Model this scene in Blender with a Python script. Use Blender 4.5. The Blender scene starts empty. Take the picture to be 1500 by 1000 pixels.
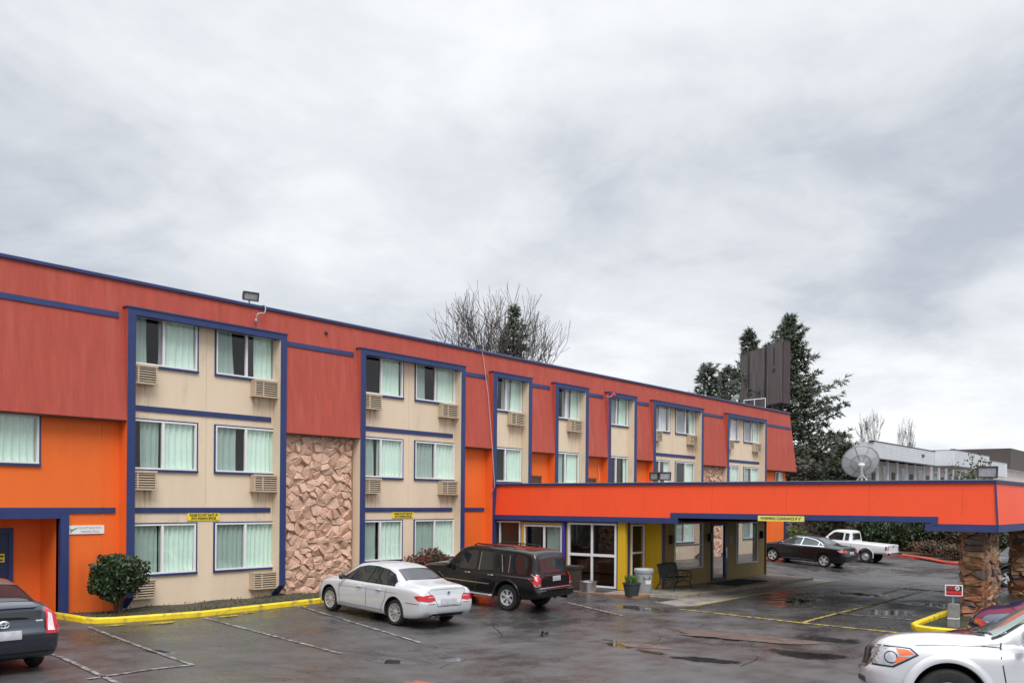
import bpy, bmesh, math, random
from mathutils import Vector, Matrix
from mathutils.bvhtree import BVHTree
R = math.radians
rnd = random.Random(7)
scene = bpy.context.scene
col = scene.collection
sin, cos, pi = math.sin, math.cos, math.pi

# ---------------------------------------------------------------- ground shape
def lerpk(x, ks):
    if x <= ks[0][0]: return ks[0][1]
    for (a, b), (c, d) in zip(ks, ks[1:]):
        if x <= c:
            t = (x-a)/(c-a); t = t*t*(3-2*t); return b+(d-b)*t
    return ks[-1][1]
def ground(X, Y):
    sl = lerpk(X, [(8, 0), (13, .04), (20, .045), (25, .03), (36, .03), (43, .06), (56, .06), (64, .0)])
    d = max(0, -Y-1.5)
    z = -sl*min(d, 7.5)
    return z + lerpk(math.hypot(X, Y+22.7), [(12.8, .36), (15.5, 0)])

# ---------------------------------------------------------------- materials
MATS = {}
def mat(name, c, rough=.6, metal=0., var=0., vs=2., bump=0., bs=40., spec=.5, stretch=(1, 1, 1), coat=0., dirt=None, alpha=None, emit=None):
    if name in MATS: return MATS[name]
    m = bpy.data.materials.new(name); m.use_nodes = True; MATS[name] = m
    nt = m.node_tree; N = nt.nodes; L = nt.links
    b = N['Principled BSDF']
    b.inputs['Base Color'].default_value = (*c, 1); b.inputs['Roughness'].default_value = rough
    b.inputs['Metallic'].default_value = metal; b.inputs['Specular IOR Level'].default_value = spec
    b.inputs['Coat Weight'].default_value = coat; b.inputs['Coat Roughness'].default_value = .04
    tc = N.new('ShaderNodeTexCoord'); mp = N.new('ShaderNodeMapping'); mp.inputs['Scale'].default_value = stretch
    L.new(tc.outputs['Object'], mp.inputs[0])
    if var:
        n = N.new('ShaderNodeTexNoise'); n.inputs['Scale'].default_value = vs; n.inputs['Detail'].default_value = 6; n.inputs['Roughness'].default_value = .65
        L.new(mp.outputs[0], n.inputs['Vector'])
        r = N.new('ShaderNodeMapRange'); r.inputs['From Min'].default_value = .3; r.inputs['From Max'].default_value = .7
        r.inputs['To Min'].default_value = 1-var; r.inputs['To Max'].default_value = 1+var
        L.new(n.outputs['Fac'], r.inputs[0])
        mx = N.new('ShaderNodeVectorMath'); mx.operation = 'SCALE'; mx.inputs[0].default_value = c
        L.new(r.outputs[0], mx.inputs['Scale']); out = mx.outputs[0]
        if dirt:   # (colour, scale, threshold, amount)
            n2 = N.new('ShaderNodeTexNoise'); n2.inputs['Scale'].default_value = dirt[1]; n2.inputs['Detail'].default_value = 8
            L.new(mp.outputs[0], n2.inputs['Vector'])
            r2 = N.new('ShaderNodeMapRange'); r2.inputs['From Min'].default_value = dirt[2]; r2.inputs['From Max'].default_value = dirt[2]+.15
            r2.inputs['To Max'].default_value = dirt[3]; L.new(n2.outputs['Fac'], r2.inputs[0])
            mm = N.new('ShaderNodeMix'); mm.data_type = 'RGBA'; mm.inputs[7].default_value = (*dirt[0], 1)
            L.new(r2.outputs[0], mm.inputs[0]); L.new(out, mm.inputs[6]); out = mm.outputs[2]
        L.new(out, b.inputs['Base Color'])
    if bump:
        n3 = N.new('ShaderNodeTexNoise'); n3.inputs['Scale'].default_value = bs; n3.inputs['Detail'].default_value = 5
        L.new(mp.outputs[0], n3.inputs['Vector'])
        bp = N.new('ShaderNodeBump'); bp.inputs['Strength'].default_value = bump; bp.inputs['Distance'].default_value = .02
        L.new(n3.outputs['Fac'], bp.inputs['Height']); L.new(bp.outputs[0], b.inputs['Normal'])
    if emit: b.inputs['Emission Color'].default_value = (*emit[0], 1); b.inputs['Emission Strength'].default_value = emit[1]
    return m

def glass(name, tint=(.85, .9, .88), ior=1.5, rough=.0):
    if name in MATS: return MATS[name]
    m = bpy.data.materials.new(name); m.use_nodes = True; MATS[name] = m
    nt = m.node_tree; N = nt.nodes; L = nt.links; N.remove(N['Principled BSDF'])
    fr = N.new('ShaderNodeFresnel'); ge = N.new('ShaderNodeNewGeometry'); io = N.new('ShaderNodeMapRange'); io.inputs[3].default_value = ior; io.inputs[4].default_value = 1/ior
    L.new(ge.outputs['Backfacing'], io.inputs[0]); L.new(io.outputs[0], fr.inputs[0])   # same reflectance from both sides of the pane
    t = N.new('ShaderNodeBsdfTransparent'); t.inputs[0].default_value = (*tint, 1)
    g = N.new('ShaderNodeBsdfGlossy'); g.inputs['Roughness'].default_value = rough
    x = N.new('ShaderNodeMixShader'); L.new(fr.outputs[0], x.inputs[0]); L.new(t.outputs[0], x.inputs[1]); L.new(g.outputs[0], x.inputs[2])
    L.new(x.outputs[0], N['Material Output'].inputs[0])
    return m

M = dict(
 beige=mat('beige_stucco', (.74, .595, .44), .8, var=.06, vs=.8, bump=.15, bs=60, stretch=(1, 1, .35), dirt=((.40, .32, .25), 2.2, .6, .45)),
 red=mat('red_stucco', (.44, .075, .050), .8, var=.13, vs=2.0, bump=.5, bs=45, stretch=(3, 3, .35), dirt=((.47, .12, .09), 1.2, .53, .45)),
 orange=mat('orange_paint', (.84, .15, .018), .7, var=.06, vs=.8, bump=.12, bs=50, stretch=(1, 1, .3), dirt=((.55, .09, .02), 1.6, .6, .4)),
 canopy=mat('canopy_orange', (.92, .088, .022), .5, var=.05, vs=.5, bump=.25, bs=1.3, stretch=(1, 1, .5), dirt=((.70, .075, .03), 1.4, .58, .35)),
 blue=mat('blue_trim', (.022, .040, .140), .5, var=.15, vs=3, bump=.1, bs=30),
 bluedoor=mat('blue_door', (.012, .025, .08), .45, var=.1, vs=3),
 rock=mat('pink_stone', (.64, .42, .31), .75, var=.22, vs=3, bump=.6, bs=14, dirt=((.36, .19, .12), 3, .56, .5)),
 rockbase=mat('stone_joint', (.33, .20, .145), .9, var=.15, vs=5),
 brownrock=mat('brown_stone', (.25, .125, .07), .55, var=.45, vs=4, bump=.7, bs=14, dirt=((.34, .22, .13), 2.2, .52, .8)),
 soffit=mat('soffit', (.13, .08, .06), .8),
 white=mat('white_frame', (.78, .78, .78), .35),
 ac=mat('ac_tan', (.53, .42, .30), .5, var=.1, vs=6),
 acdark=mat('ac_dark', (.05, .045, .04), .6),
 acbrown=mat('ac_brown', (.16, .07, .035), .5),
 curtain=mat('curtain_mint', (.68, .86, .76), .85, var=.05, vs=3),
 sheer=mat('sheer_white', (.78, .80, .83), .85),
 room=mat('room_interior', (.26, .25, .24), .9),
 glass=glass('window_glass', (.97, .98, .975), 1.75), screen=glass('screened_glass', (.68, .69, .70), 1.6, .02), dglass=glass('lobby_glass', (.62, .62, .62), 1.55),
 roof=mat('roof_grey', (.16, .16, .16), .8, var=.2, vs=.6),
 yellow=mat('yellow_paint', (.80, .58, .02), .5, var=.14, vs=3, bump=.5, bs=20, dirt=((.22, .19, .09), 3.5, .54, .85)),
 redkerb=mat('red_kerb_paint', (.62, .07, .05), .55, var=.15, vs=3, dirt=((.3, .2, .18), 5, .6, .6)),
 mustard=mat('mustard_siding', (.68, .42, .012), .6, var=.08, vs=2, stretch=(4, 4, .3)),
 ochre=mat('ochre_siding', (.36, .25, .075), .6, var=.1, vs=2, stretch=(6, 6, .3)),
 purple=mat('purple_trim', (.07, .05, .16), .5),
 concrete=mat('concrete', (.30, .27, .24), .5, var=.25, vs=2.5, bump=.3, bs=30, dirt=((.14, .12, .1), 3, .52, .7)),
 sandstone=mat('kerb_brown', (.27, .15, .09), .6, var=.3, vs=3, bump=.5, bs=14),
 grime=mat('soil', (.06, .05, .035), .9, var=.5, vs=6, bump=.8, bs=20),
 black=mat('black_plastic', (.012, .012, .013), .45), dark=mat('dark_metal', (.03, .03, .032), .4),
 rubber=mat('rubber', (.018, .018, .018), .75, var=.2, vs=20),
 chrome=mat('chrome', (.75, .75, .76), .12, 1.), steel=mat('steel', (.55, .55, .56), .28, 1., var=.1, vs=9),
 alu=mat('aluminium', (.62, .62, .64), .3, .85), galv=mat('galvanised', (.42, .43, .45), .45, .6, var=.1, vs=8),
 bark=mat('bark', (.085, .065, .055), .9, var=.3, vs=6), twig=mat('grey_twigs', (.07, .056, .05), .9, var=.2, vs=6),
 dirtm=mat('dirt', (.10, .075, .05), .95, var=.4, vs=2),
 cloud_white=mat('sign_white', (.80, .80, .80), .5), sign_yellow=mat('sign_yellow', (.86, .66, .03), .5, var=.04, vs=4),
 pale_yellow=mat('sign_pale_yellow', (.86, .80, .18), .5), ink=mat('black_ink', (.02, .02, .02), .6), greyink=mat('grey_ink', (.33, .36, .38), .6),
 redink=mat('red_ink', (.75, .02, .03), .5),
)
def leafmat(name, c, v=.5):
    m = mat(name, c, .55, var=v, vs=1.6); return m

# ---------------------------------------------------------------- mesh builder
class MB:
    def __init__(s): s.v = []; s.f = []; s.m = []; s.mi = 0
    def vs(s, pts):
        i = len(s.v); s.v += [tuple(p) for p in pts]; return i
    def face(s, ids): s.f.append(tuple(ids)); s.m.append(s.mi)
    def poly(s, pts):
        i = s.vs(pts); s.face(range(i, i+len(pts)))
    def box(s, x0, x1, y0, y1, z0, z1):
        i = s.vs([(x0, y0, z0), (x1, y0, z0), (x1, y1, z0), (x0, y1, z0), (x0, y0, z1), (x1, y0, z1), (x1, y1, z1), (x0, y1, z1)])
        for q in ((0, 3, 2, 1), (4, 5, 6, 7), (0, 1, 5, 4), (1, 2, 6, 5), (2, 3, 7, 6), (3, 0, 4, 7)): s.face([i+a for a in q])
    def prism(s, poly, vec):   # poly of 3d points extruded by vec
        n = len(poly); v = Vector(vec)
        i = s.vs(poly); s.vs([Vector(p)+v for p in poly])
        s.face([i+k for k in range(n)][::-1]); s.face([i+n+k for k in range(n)])
        for k in range(n): s.face((i+k, i+(k+1) % n, i+n+(k+1) % n, i+n+k))
    def tube(s, path, r, n=6, cap=True):
        path = [Vector(p) for p in path]; rs = r if isinstance(r, (list, tuple)) else [r]*len(path)
        rings = []; prev = None
        for k, p in enumerate(path):
            t = (path[min(k+1, len(path)-1)]-path[max(k-1, 0)])
            if t.length < 1e-9: t = Vector((0, 0, 1))
            t.normalize()
            if prev is None: a = t.orthogonal().normalized()
            else:
                a = prev-t*prev.dot(t)
                a = a.normalized() if a.length > 1e-6 else t.orthogonal().normalized()
            prev = a; b = t.cross(a)
            rings.append(s.vs([p+(a*cos(2*pi*j/n)+b*sin(2*pi*j/n))*rs[k] for j in range(n)]))
        for k in range(len(path)-1):
            for j in range(n):
                s.face((rings[k]+j, rings[k]+(j+1) % n, rings[k+1]+(j+1) % n, rings[k+1]+j))
        if cap:
            s.face([rings[0]+j for j in range(n)][::-1]); s.face([rings[-1]+j for j in range(n)])
    def lathe(s, prof, n=24, c=(0, 0, 0), axis='z', closed=False):  # prof (r, h)
        ids = []
        for r, h in prof:
            pts = []
            for j in range(n):
                a = 2*pi*j/n
                if axis == 'z': p = (c[0]+r*cos(a), c[1]+r*sin(a), c[2]+h)
                elif axis == 'y': p = (c[0]+r*cos(a), c[1]+h, c[2]+r*sin(a))
                else: p = (c[0]+h, c[1]+r*cos(a), c[2]+r*sin(a))
                pts.append(p)
            ids.append(s.vs(pts))
        K = len(prof)
        for k in range(K if closed else K-1):
            a, b = ids[k], ids[(k+1) % K]
            for j in range(n): s.face((a+j, a+(j+1) % n, b+(j+1) % n, b+j))
        if not closed:
            if prof[0][0] > 1e-4: s.face([ids[0]+j for j in range(n)][::-1])
            if prof[-1][0] > 1e-4: s.face([ids[-1]+j for j in range(n)])
    def build(s, name, mats, parent=None, local=False, smooth=False, sharp=35):
        me = bpy.data.meshes.new(name)
        off = Vector((0, 0, 0))
        if parent is not None and not local: off = world_loc(parent)
        me.from_pydata([tuple(Vector(v)-off) for v in s.v], [], s.f)
        if not isinstance(mats, (list, tuple)): mats = [mats]
        for m in mats: me.materials.append(m)
        if any(s.m): me.polygons.foreach_set('material_index', s.m)
        bm = bmesh.new(); bm.from_mesh(me); bmesh.ops.recalc_face_normals(bm, faces=bm.faces); bm.to_mesh(me); bm.free()
        if smooth:
            me.polygons.foreach_set('use_smooth', [True]*len(me.polygons)); me.set_sharp_from_angle(angle=R(sharp))
        me.update()
        o = bpy.data.objects.new(name, me); col.objects.link(o)
        if parent is not None: o.parent = parent
        return o
def world_loc(o):
    v = Vector(o.location)
    while o.parent is not None: o = o.parent; v += Vector(o.location)
    return v
def tag(o, label=None, cat=None, group=None, kind=None):
    if label: o['label'] = label
    if cat: o['category'] = cat
    if group: o['group'] = group
    if kind: o['kind'] = kind
    return o
def empty(name, loc, label=None, cat=None, group=None, rz=0):
    o = bpy.data.objects.new(name, None); o.location = loc; o.rotation_euler = (0, 0, rz); o.empty_display_size = .3
    col.objects.link(o); return tag(o, label, cat, group)
def setting(name, mb, m, **k):
    o = mb.build(name, m, **k); o['kind'] = 'structure'; return o
def part(name, m, parent, *boxes, **k):
    b = MB()
    for q in boxes: b.box(*q)
    return b.build(name, m, parent, **k)
def stain(name, c, seed=0):
    m = bpy.data.materials.new(name); m.use_nodes = True; nt = m.node_tree; N = nt.nodes; L = nt.links; b = N['Principled BSDF']
    b.inputs['Base Color'].default_value = (*c, 1); b.inputs['Roughness'].default_value = .8
    tc = N.new('ShaderNodeTexCoord'); mp = N.new('ShaderNodeMapping'); mp.inputs['Scale'].default_value = (14, 14, 1.1); L.new(tc.outputs['Object'], mp.inputs[0])
    n = N.new('ShaderNodeTexNoise'); n.inputs['Scale'].default_value = 1.; n.inputs['Detail'].default_value = 6; L.new(mp.outputs[0], n.inputs['Vector'])
    r = N.new('ShaderNodeMapRange'); r.inputs[1].default_value = .46; r.inputs[2].default_value = .8; r.inputs[4].default_value = .7; L.new(n.outputs['Fac'], r.inputs[0])
    s = N.new('ShaderNodeSeparateXYZ'); L.new(tc.outputs['Generated'], s.inputs[0])
    k = N.new('ShaderNodeMath'); k.operation = 'POWER'; L.new(s.outputs[2], k.inputs[0]); k.inputs[1].default_value = 1.2
    q = N.new('ShaderNodeMath'); q.operation = 'MULTIPLY'; q.use_clamp = True; L.new(r.outputs[0], q.inputs[0]); L.new(k.outputs[0], q.inputs[1]); L.new(q.outputs[0], b.inputs['Alpha'])
    return m
def copy_tree(o, parent=None):
    c = o.copy(); col.objects.link(c)
    if parent is not None: c.parent = parent
    for ch in list(o.children): copy_tree(ch, c)
    return c
def text_obj(name, body, size, m, origin, right, up, parent, align='CENTER', spacing=1., sx=1., extrude=.003, bold=.0):
    cu = bpy.data.curves.new(name, 'FONT'); cu.body = body; cu.size = size; cu.align_x = align; cu.align_y = 'CENTER'
    cu.space_line = spacing; cu.extrude = extrude; cu.offset = bold
    t = bpy.data.objects.new(name, cu); col.objects.link(t)
    dg = bpy.context.evaluated_depsgraph_get(); me = bpy.data.meshes.new_from_object(t.evaluated_get(dg))
    bpy.data.objects.remove(t)
    r = Vector(right).normalized(); u = Vector(up).normalized(); n = r.cross(u)
    o3 = Vector(origin)-world_loc(parent)
    for v in me.vertices:
        v.co = o3+r*(v.co.x*sx)+u*v.co.y+n*v.co.z
    me.materials.clear(); me.materials.append(m)
    o = bpy.data.objects.new(name, me); col.objects.link(o); o.parent = parent; return o

# ---------------------------------------------------------------- irregular stonework
def voronoi_cells(w, h, cw, ch, jit, rg):
    nx, nz = max(1, round(w/cw)), max(1, round(h/ch)); cw, ch = w/nx, h/nz
    S = {}
    for i in range(-2, nx+2):
        for j in range(-2, nz+2):
            S[i, j] = ((i+.5+(.5*(j % 2))*.6+rg.uniform(-jit, jit))*cw, (j+.5+rg.uniform(-jit, jit))*ch)
    out = []
    asp = cw/ch; drop = {k for k in S if rg.random() < .22}
    for i in range(-1, nx+1):
        for j in range(-1, nz+1):
            if (i, j) in drop: continue
            p = S[i, j]; P = [(0, 0), (w, 0), (w, h), (0, h)]
            for di in (-3, -2, -1, 0, 1, 2, 3):
                for dj in (-3, -2, -1, 0, 1, 2, 3):
                    if (di or dj) and (i+di, j+dj) in S and (i+di, j+dj) not in drop:
                        q = S[i+di, j+dj]
                        mx, mz = (p[0]+q[0])/2, (p[1]+q[1])/2; nx_, nz_ = (q[0]-p[0]), (q[1]-p[1])*asp*asp
                        f = lambda a: (a[0]-mx)*nx_+(a[1]-mz)*nz_
                        Q = []
                        for k in range(len(P)):
                            a, b = P[k], P[(k+1) % len(P)]; fa, fb = f(a), f(b)
                            if fa <= 0: Q.append(a)
                            if (fa < 0 < fb) or (fb < 0 < fa):
                                t = fa/(fa-fb); Q.append((a[0]+(b[0]-a[0])*t, a[1]+(b[1]-a[1])*t))
                        P = Q
                        if len(P) < 3: break
                if len(P) < 3: break
            if len(P) >= 3: out.append(P)
    return out
def stones(mb, O, U, V, Nn, w, h, cw, ch, relief, rg, gap=.012, jit=.46, nm=1):
    O, U, V, Nn = map(Vector, (O, U, V, Nn))
    for P in voronoi_cells(w, h, cw, ch, jit, rg):
        cx = sum(a[0] for a in P)/len(P); cz = sum(a[1] for a in P)/len(P)
        H = relief*rg.uniform(.35, 1.); tx, tz = rg.uniform(-.42, .42), rg.uniform(-.42, .42); mb.mi = rg.randrange(nm)
        rings = []
        # split edges to rough them up
        PP = []
        for k in range(len(P)):
            a, b = P[k], P[(k+1) % len(P)]
            PP.append(a)
            if math.dist(a, b) > .12: PP.append(((a[0]+b[0])/2+rg.uniform(-.012, .012), (a[1]+b[1])/2+rg.uniform(-.012, .012)))
        if len(PP) < 3: continue
        def pt(a, sc, hh):
            x, z = cx+(a[0]-cx)*sc, cz+(a[1]-cz)*sc
            tilt = (x-cx)*tx+(z-cz)*tz if hh > .005 else 0
            return O+U*x+V*z+Nn*max(.002, hh+tilt)
        g = 1-gap/max(.04, min(max(a[0] for a in P)-min(a[0] for a in P), max(a[1] for a in P)-min(a[1] for a in P)))
        r0 = mb.vs([pt(a, g, 0) for a in PP])
        r1 = mb.vs([pt(a, g*.985, H*.80+rg.uniform(-.008, .008)) for a in PP])
        r2 = mb.vs([pt(a, g*rg.uniform(.74, .92), H+rg.uniform(-.012, .012)) for a in PP])
        c = mb.vs([pt((cx+rg.uniform(-.03, .03), cz+rg.uniform(-.03, .03)), 1, H+rg.uniform(-.01, .02))])
        n = len(PP)
        for k in range(n):
            k2 = (k+1) % n
            mb.face((r0+k, r0+k2, r1+k2, r1+k)); mb.face((r1+k, r1+k2, r2+k2, r2+k)); mb.face((r2+k, r2+k2, c))
# ================================================================ ground and setting
def strip_ground(mb, pts, w, off=.015, step=.4):
    for a, b in zip(pts, pts[1:]):
        a = Vector((a[0], a[1])); b = Vector((b[0], b[1])); d = (b-a); n = max(1, int(d.length/step)); s = Vector((-d.y, d.x)).normalized()*w/2
        ids = []
        for k in range(n+1):
            p = a+d*k/n
            for q in (p-s, p+s): ids.append(mb.vs([(q.x, q.y, ground(q.x, q.y)+off)]))
        for k in range(n): mb.face((ids[2*k], ids[2*k+1], ids[2*k+3], ids[2*k+2]))
def kerb(mb, pts, w, h, step=.5, r=.03, drop=.06):
    # a raised profile swept along a ground polyline (pts), w to the left side of the direction
    P = []
    for a, b in zip(pts, pts[1:]):
        a = Vector(a); b = Vector(b); n = max(1, int((b-a).length/step))
        P += [a+(b-a)*k/n for k in range(n)]
    P.append(Vector(pts[-1])); ids = []
    for k, p in enumerate(P):
        t = (P[min(k+1, len(P)-1)]-P[max(0, k-1)]).normalized(); s = Vector((-t.y, t.x))
        z = ground(p.x, p.y)
        prof = [(0, -drop), (.006, h-r), (r, h), (w-r, h), (w, h-r), (w, -drop)]
        ids.append(mb.vs([(p.x+s.x*u, p.y+s.y*u, z+v) for u, v in prof]))
    for a, b in zip(ids, ids[1:]):
        for j in range(5): mb.face((a+j, a+j+1, b+j+1, b+j))
    mb.face([ids[0]+j for j in range(6)]); mb.face([ids[-1]+j for j in range(6)][::-1])

def asphalt():
    m = bpy.data.materials.new('wet_asphalt'); m.use_nodes = True; nt = m.node_tree; N = nt.nodes; L = nt.links; b = N['Principled BSDF']
    tc = N.new('ShaderNodeTexCoord')
    def noise(scale, det=6, rough=.6, st=(1, 1, 1), rot=0):
        mp = N.new('ShaderNodeMapping'); mp.inputs['Scale'].default_value = st; mp.inputs['Rotation'].default_value = (0, 0, rot); L.new(tc.outputs['Object'], mp.inputs[0])
        n = N.new('ShaderNodeTexNoise'); n.inputs['Scale'].default_value = scale; n.inputs['Detail'].default_value = det; n.inputs['Roughness'].default_value = rough
        L.new(mp.outputs[0], n.inputs['Vector']); return n
    def rng(sock, a, b_, c, d):
        r = N.new('ShaderNodeMapRange'); r.inputs[1].default_value = a; r.inputs[2].default_value = b_; r.inputs[3].default_value = c; r.inputs[4].default_value = d
        L.new(sock, r.inputs[0]); return r.outputs[0]
    def math_(op, a, b_=None, v=None):
        q = N.new('ShaderNodeMath'); q.operation = op; L.new(a, q.inputs[0])
        if b_ is not None: L.new(b_, q.inputs[1])
        if v is not None: q.inputs[1].default_value = v
        return q.outputs[0]
    big = noise(.16, 5, .6); mid = noise(1.1, 7, .7); fine = noise(55, 4, .7); streak = noise(.9, 5, .6, (.16, 1.2, 1), R(12))
    # puddle mask: listed low spots with a ragged outline
    wob = noise(1.6, 6, .65); sep = N.new('ShaderNodeSeparateXYZ'); L.new(tc.outputs['Object'], sep.inputs[0])
    pud = None
    for (x, y, rx, ry, ang) in PUDDLES:
        mp = N.new('ShaderNodeMapping'); mp.vector_type = 'TEXTURE'; mp.inputs['Location'].default_value = (x, y, 0); mp.inputs['Rotation'].default_value = (0, 0, ang)
        mp.inputs['Scale'].default_value = (rx, ry, 1000); L.new(tc.outputs['Object'], mp.inputs[0])
        ln = N.new('ShaderNodeVectorMath'); ln.operation = 'LENGTH'; L.new(mp.outputs[0], ln.inputs[0])
        d = math_('ADD', ln.outputs['Value'], rng(wob.outputs['Fac'], .25, .75, -.75, .75))
        k = rng(d, .6, 1.05, 1, 0)
        pud = k if pud is None else math_('MAXIMUM', pud, k)
    # colour
    c1 = rng(mid.outputs['Fac'], .38, .62, .68, 1.3); c2 = rng(big.outputs['Fac'], .35, .65, .8, 1.2); c3 = rng(fine.outputs['Fac'], .3, .7, .5, 1.5)
    c = math_('MULTIPLY', math_('MULTIPLY', c1, c2), c3)
    c = math_('MULTIPLY', c, rng(pud, 0, 1, 1, .6))
    vm = N.new('ShaderNodeVectorMath'); vm.operation = 'SCALE'; vm.inputs[0].default_value = (.060, .0575, .057); L.new(c, vm.inputs['Scale'])
    L.new(vm.outputs[0], b.inputs['Base Color'])
    ro = math_('ADD', rng(big.outputs['Fac'], .42, .58, .24, .47), rng(streak.outputs['Fac'], .35, .65, -.06, .06))
    ro = math_('ADD', ro, rng(mid.outputs['Fac'], .4, .6, -.11, .09))
    ro = math_('MULTIPLY', ro, rng(pud, 0, 1, 1, .08)); L.new(ro, b.inputs['Roughness'])
    bp = N.new('ShaderNodeBump'); bp.inputs['Distance'].default_value = .006
    L.new(rng(pud, 0, 1, .9, .0), bp.inputs['Strength']); L.new(fine.outputs['Fac'], bp.inputs['Height']); L.new(bp.outputs[0], b.inputs['Normal'])
    b.inputs['Specular IOR Level'].default_value = .5
    return m
PUDDLES = [(17.7, -11.6, .75, .28, R(70)), (17.3, -12.7, .35, .2, R(70)), (18.2, -11.2, .5, .12, R(75)), (19.25, -15.4, .5, 1.0, R(8)), (32.3, -12.3, 1.6, .7, R(70)), (35.6, -13.2, 1.6, .35, R(75)),
           (21.5, -14.9, .5, .9, R(8)), (12.8, -9.6, .35, .7, R(10)), (13.8, -10.0, .3, .6, R(20)), (30.5, -15.2, .7, 1.1, 0), (27.5, -14.6, 1.0, .9, 0), (23.6, -8.6, .5, .9, 0), (20.3, -12.7, .3, .7, 0), (9.7, -6.4, .25, .35, 0),
           (28.5, -11.5, 2.0, .8, R(15)), (17.2, -14.0, .3, .7, R(8))]
g = MB()
def axis_pts(fine0, fine1, step, lo, hi, k=1.35):
    xs = [fine0+i*step for i in range(int(round((fine1-fine0)/step))+1)]
    d = step; x = xs[-1]
    while x < hi: d *= k; x += d; xs.append(x)
    d = step; x = xs[0]; left = []
    while x > lo: d *= k; x -= d; left.append(x)
    return left[::-1]+xs
gx = axis_pts(-4, 66, .5, -300, 700); gy = axis_pts(-34, 0, .5, -300, 600)
for y in gy:
    for x in gx: g.v.append((x, y, ground(x, y)))
W_ = len(gx)
for j in range(len(gy)-1):
    for i in range(W_-1): g.face((j*W_+i, j*W_+i+1, (j+1)*W_+i+1, (j+1)*W_+i))
setting('ground', g, asphalt(), smooth=True, sharp=60)

# ---- road markings
mk = MB()
for pts in ([(10.35, -2.38), (9.22, -8.25)], [(9.22, -8.25), (7.3, -8.35)], [(8.28, -2.9), (8.02, -5.9), (7.4, -9.2)], [(13.09, -2.68), (12.62, -8.2)], [(16.19, -2.44), (15.14, -6.9), (14.8, -8.3)],
            [(22.95, -6.5), (22.1, -9.0)], [(39.06, -5.11), (33.6, -9.71)], [(26.23, -13.3), (26.05, -16.1)], [(36, -16), (35.2, -8.6)], [(47.6, -3.2), (47.2, -8.6)]): strip_ground(mk, pts, .09)
def worn(name, c, amt, thr=.5):
    m = mat(name, c, .5, var=.12, vs=4, bump=.2, bs=60, dirt=((.07, .062, .06), 7, thr, amt)); return m
setting('parking_lines', mk, worn('worn_white_paint', (.30, .29, .285), .95, .42))
mk = MB()
for pts in ([(24.15, -9.6), (23.61, -13.49), (23.4, -16.6)], [(23.61, -13.49), (28.5, -13.5), (35.0, -13.4)], [(33.2, -12.6), (38.5, -12.4)]): strip_ground(mk, pts, .11)
setting('yellow_lines', mk, worn('worn_yellow_paint', (.50, .38, .06), .9, .44))
mk = MB()   # yellow overspray and old paint on the asphalt near the kerb
rg = random.Random(3)
for (x, y, rx, ry) in ((11.9, -2.75, .38, .13), (13.7, -2.78, .3, .1), (14.4, -2.6, .2, .07), (10.9, -2.5, .25, .1), (16.2, -2.5, .2, .08)):
    mk.poly([(x+rx*cos(a)*rg.uniform(.7, 1.2), y+ry*sin(a)*rg.uniform(.7, 1.2), ground(x, y)+.012) for a in [k*pi/9 for k in range(18)]])
setting('yellow_paint_spill', mk, worn('spilt_yellow_paint', (.5, .40, .03), .6, .45))
mk = MB()   # red-brown patches on the asphalt, brown silt, long cracks
for (x, y, rx, ry, ro) in ((11.35, -11.8, .16, .42, .2), (12.6, -13.0, .12, .3, .4), (12.9, -13.35, .07, .2, .4)):
    mk.poly([(x+cos(ro)*rx*cos(a)*q-sin(ro)*ry*sin(a)*q, y+sin(ro)*rx*cos(a)*q+cos(ro)*ry*sin(a)*q, ground(x, y)+.011) for a, q in [(k*pi/9, rg.uniform(.6, 1.2)) for k in range(18)]])
setting('red_brown_patches', mk, mat('red_brown_tint', (.33, .075, .05), .3, var=.3, vs=8))
mk = MB()
for (x, y, rx, ry, ro) in ((20.9, -13.2, .75, 2.2, .08), (18.0, -12.1, .3, .7, .1)):
    n = 36; mk.poly([(x+cos(ro)*rx*cos(a)*q-sin(ro)*ry*sin(a)*q, y+sin(ro)*rx*cos(a)*q+cos(ro)*ry*sin(a)*q, ground(x, y)+.009) for a, q in [(k*2*pi/n, rg.uniform(.75, 1.1)) for k in range(n)]])
setting('silt_patch', mk, mat('brown_silt', (.12, .082, .066), .42, var=.35, vs=4, bump=.4, bs=40, dirt=((.05, .04, .038), 3, .5, .7)))
mk = MB()
for k in range(8):
    x, y = rg.uniform(9, 22), rg.uniform(-16, -8.5); a = rg.choice([R(100), R(85), R(190), R(20)])+rg.uniform(-.2, .2); pts = [(x, y)]
    for j in range(rg.randint(3, 8)):
        a += rg.uniform(-.35, .35); x += .35*cos(a); y += .35*sin(a); pts.append((x, y))
    strip_ground(mk, pts, rg.uniform(.008, .022), .010, .4)
setting('asphalt_cracks', mk, mat('crack_dark', (.012, .010, .010), .35))

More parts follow.
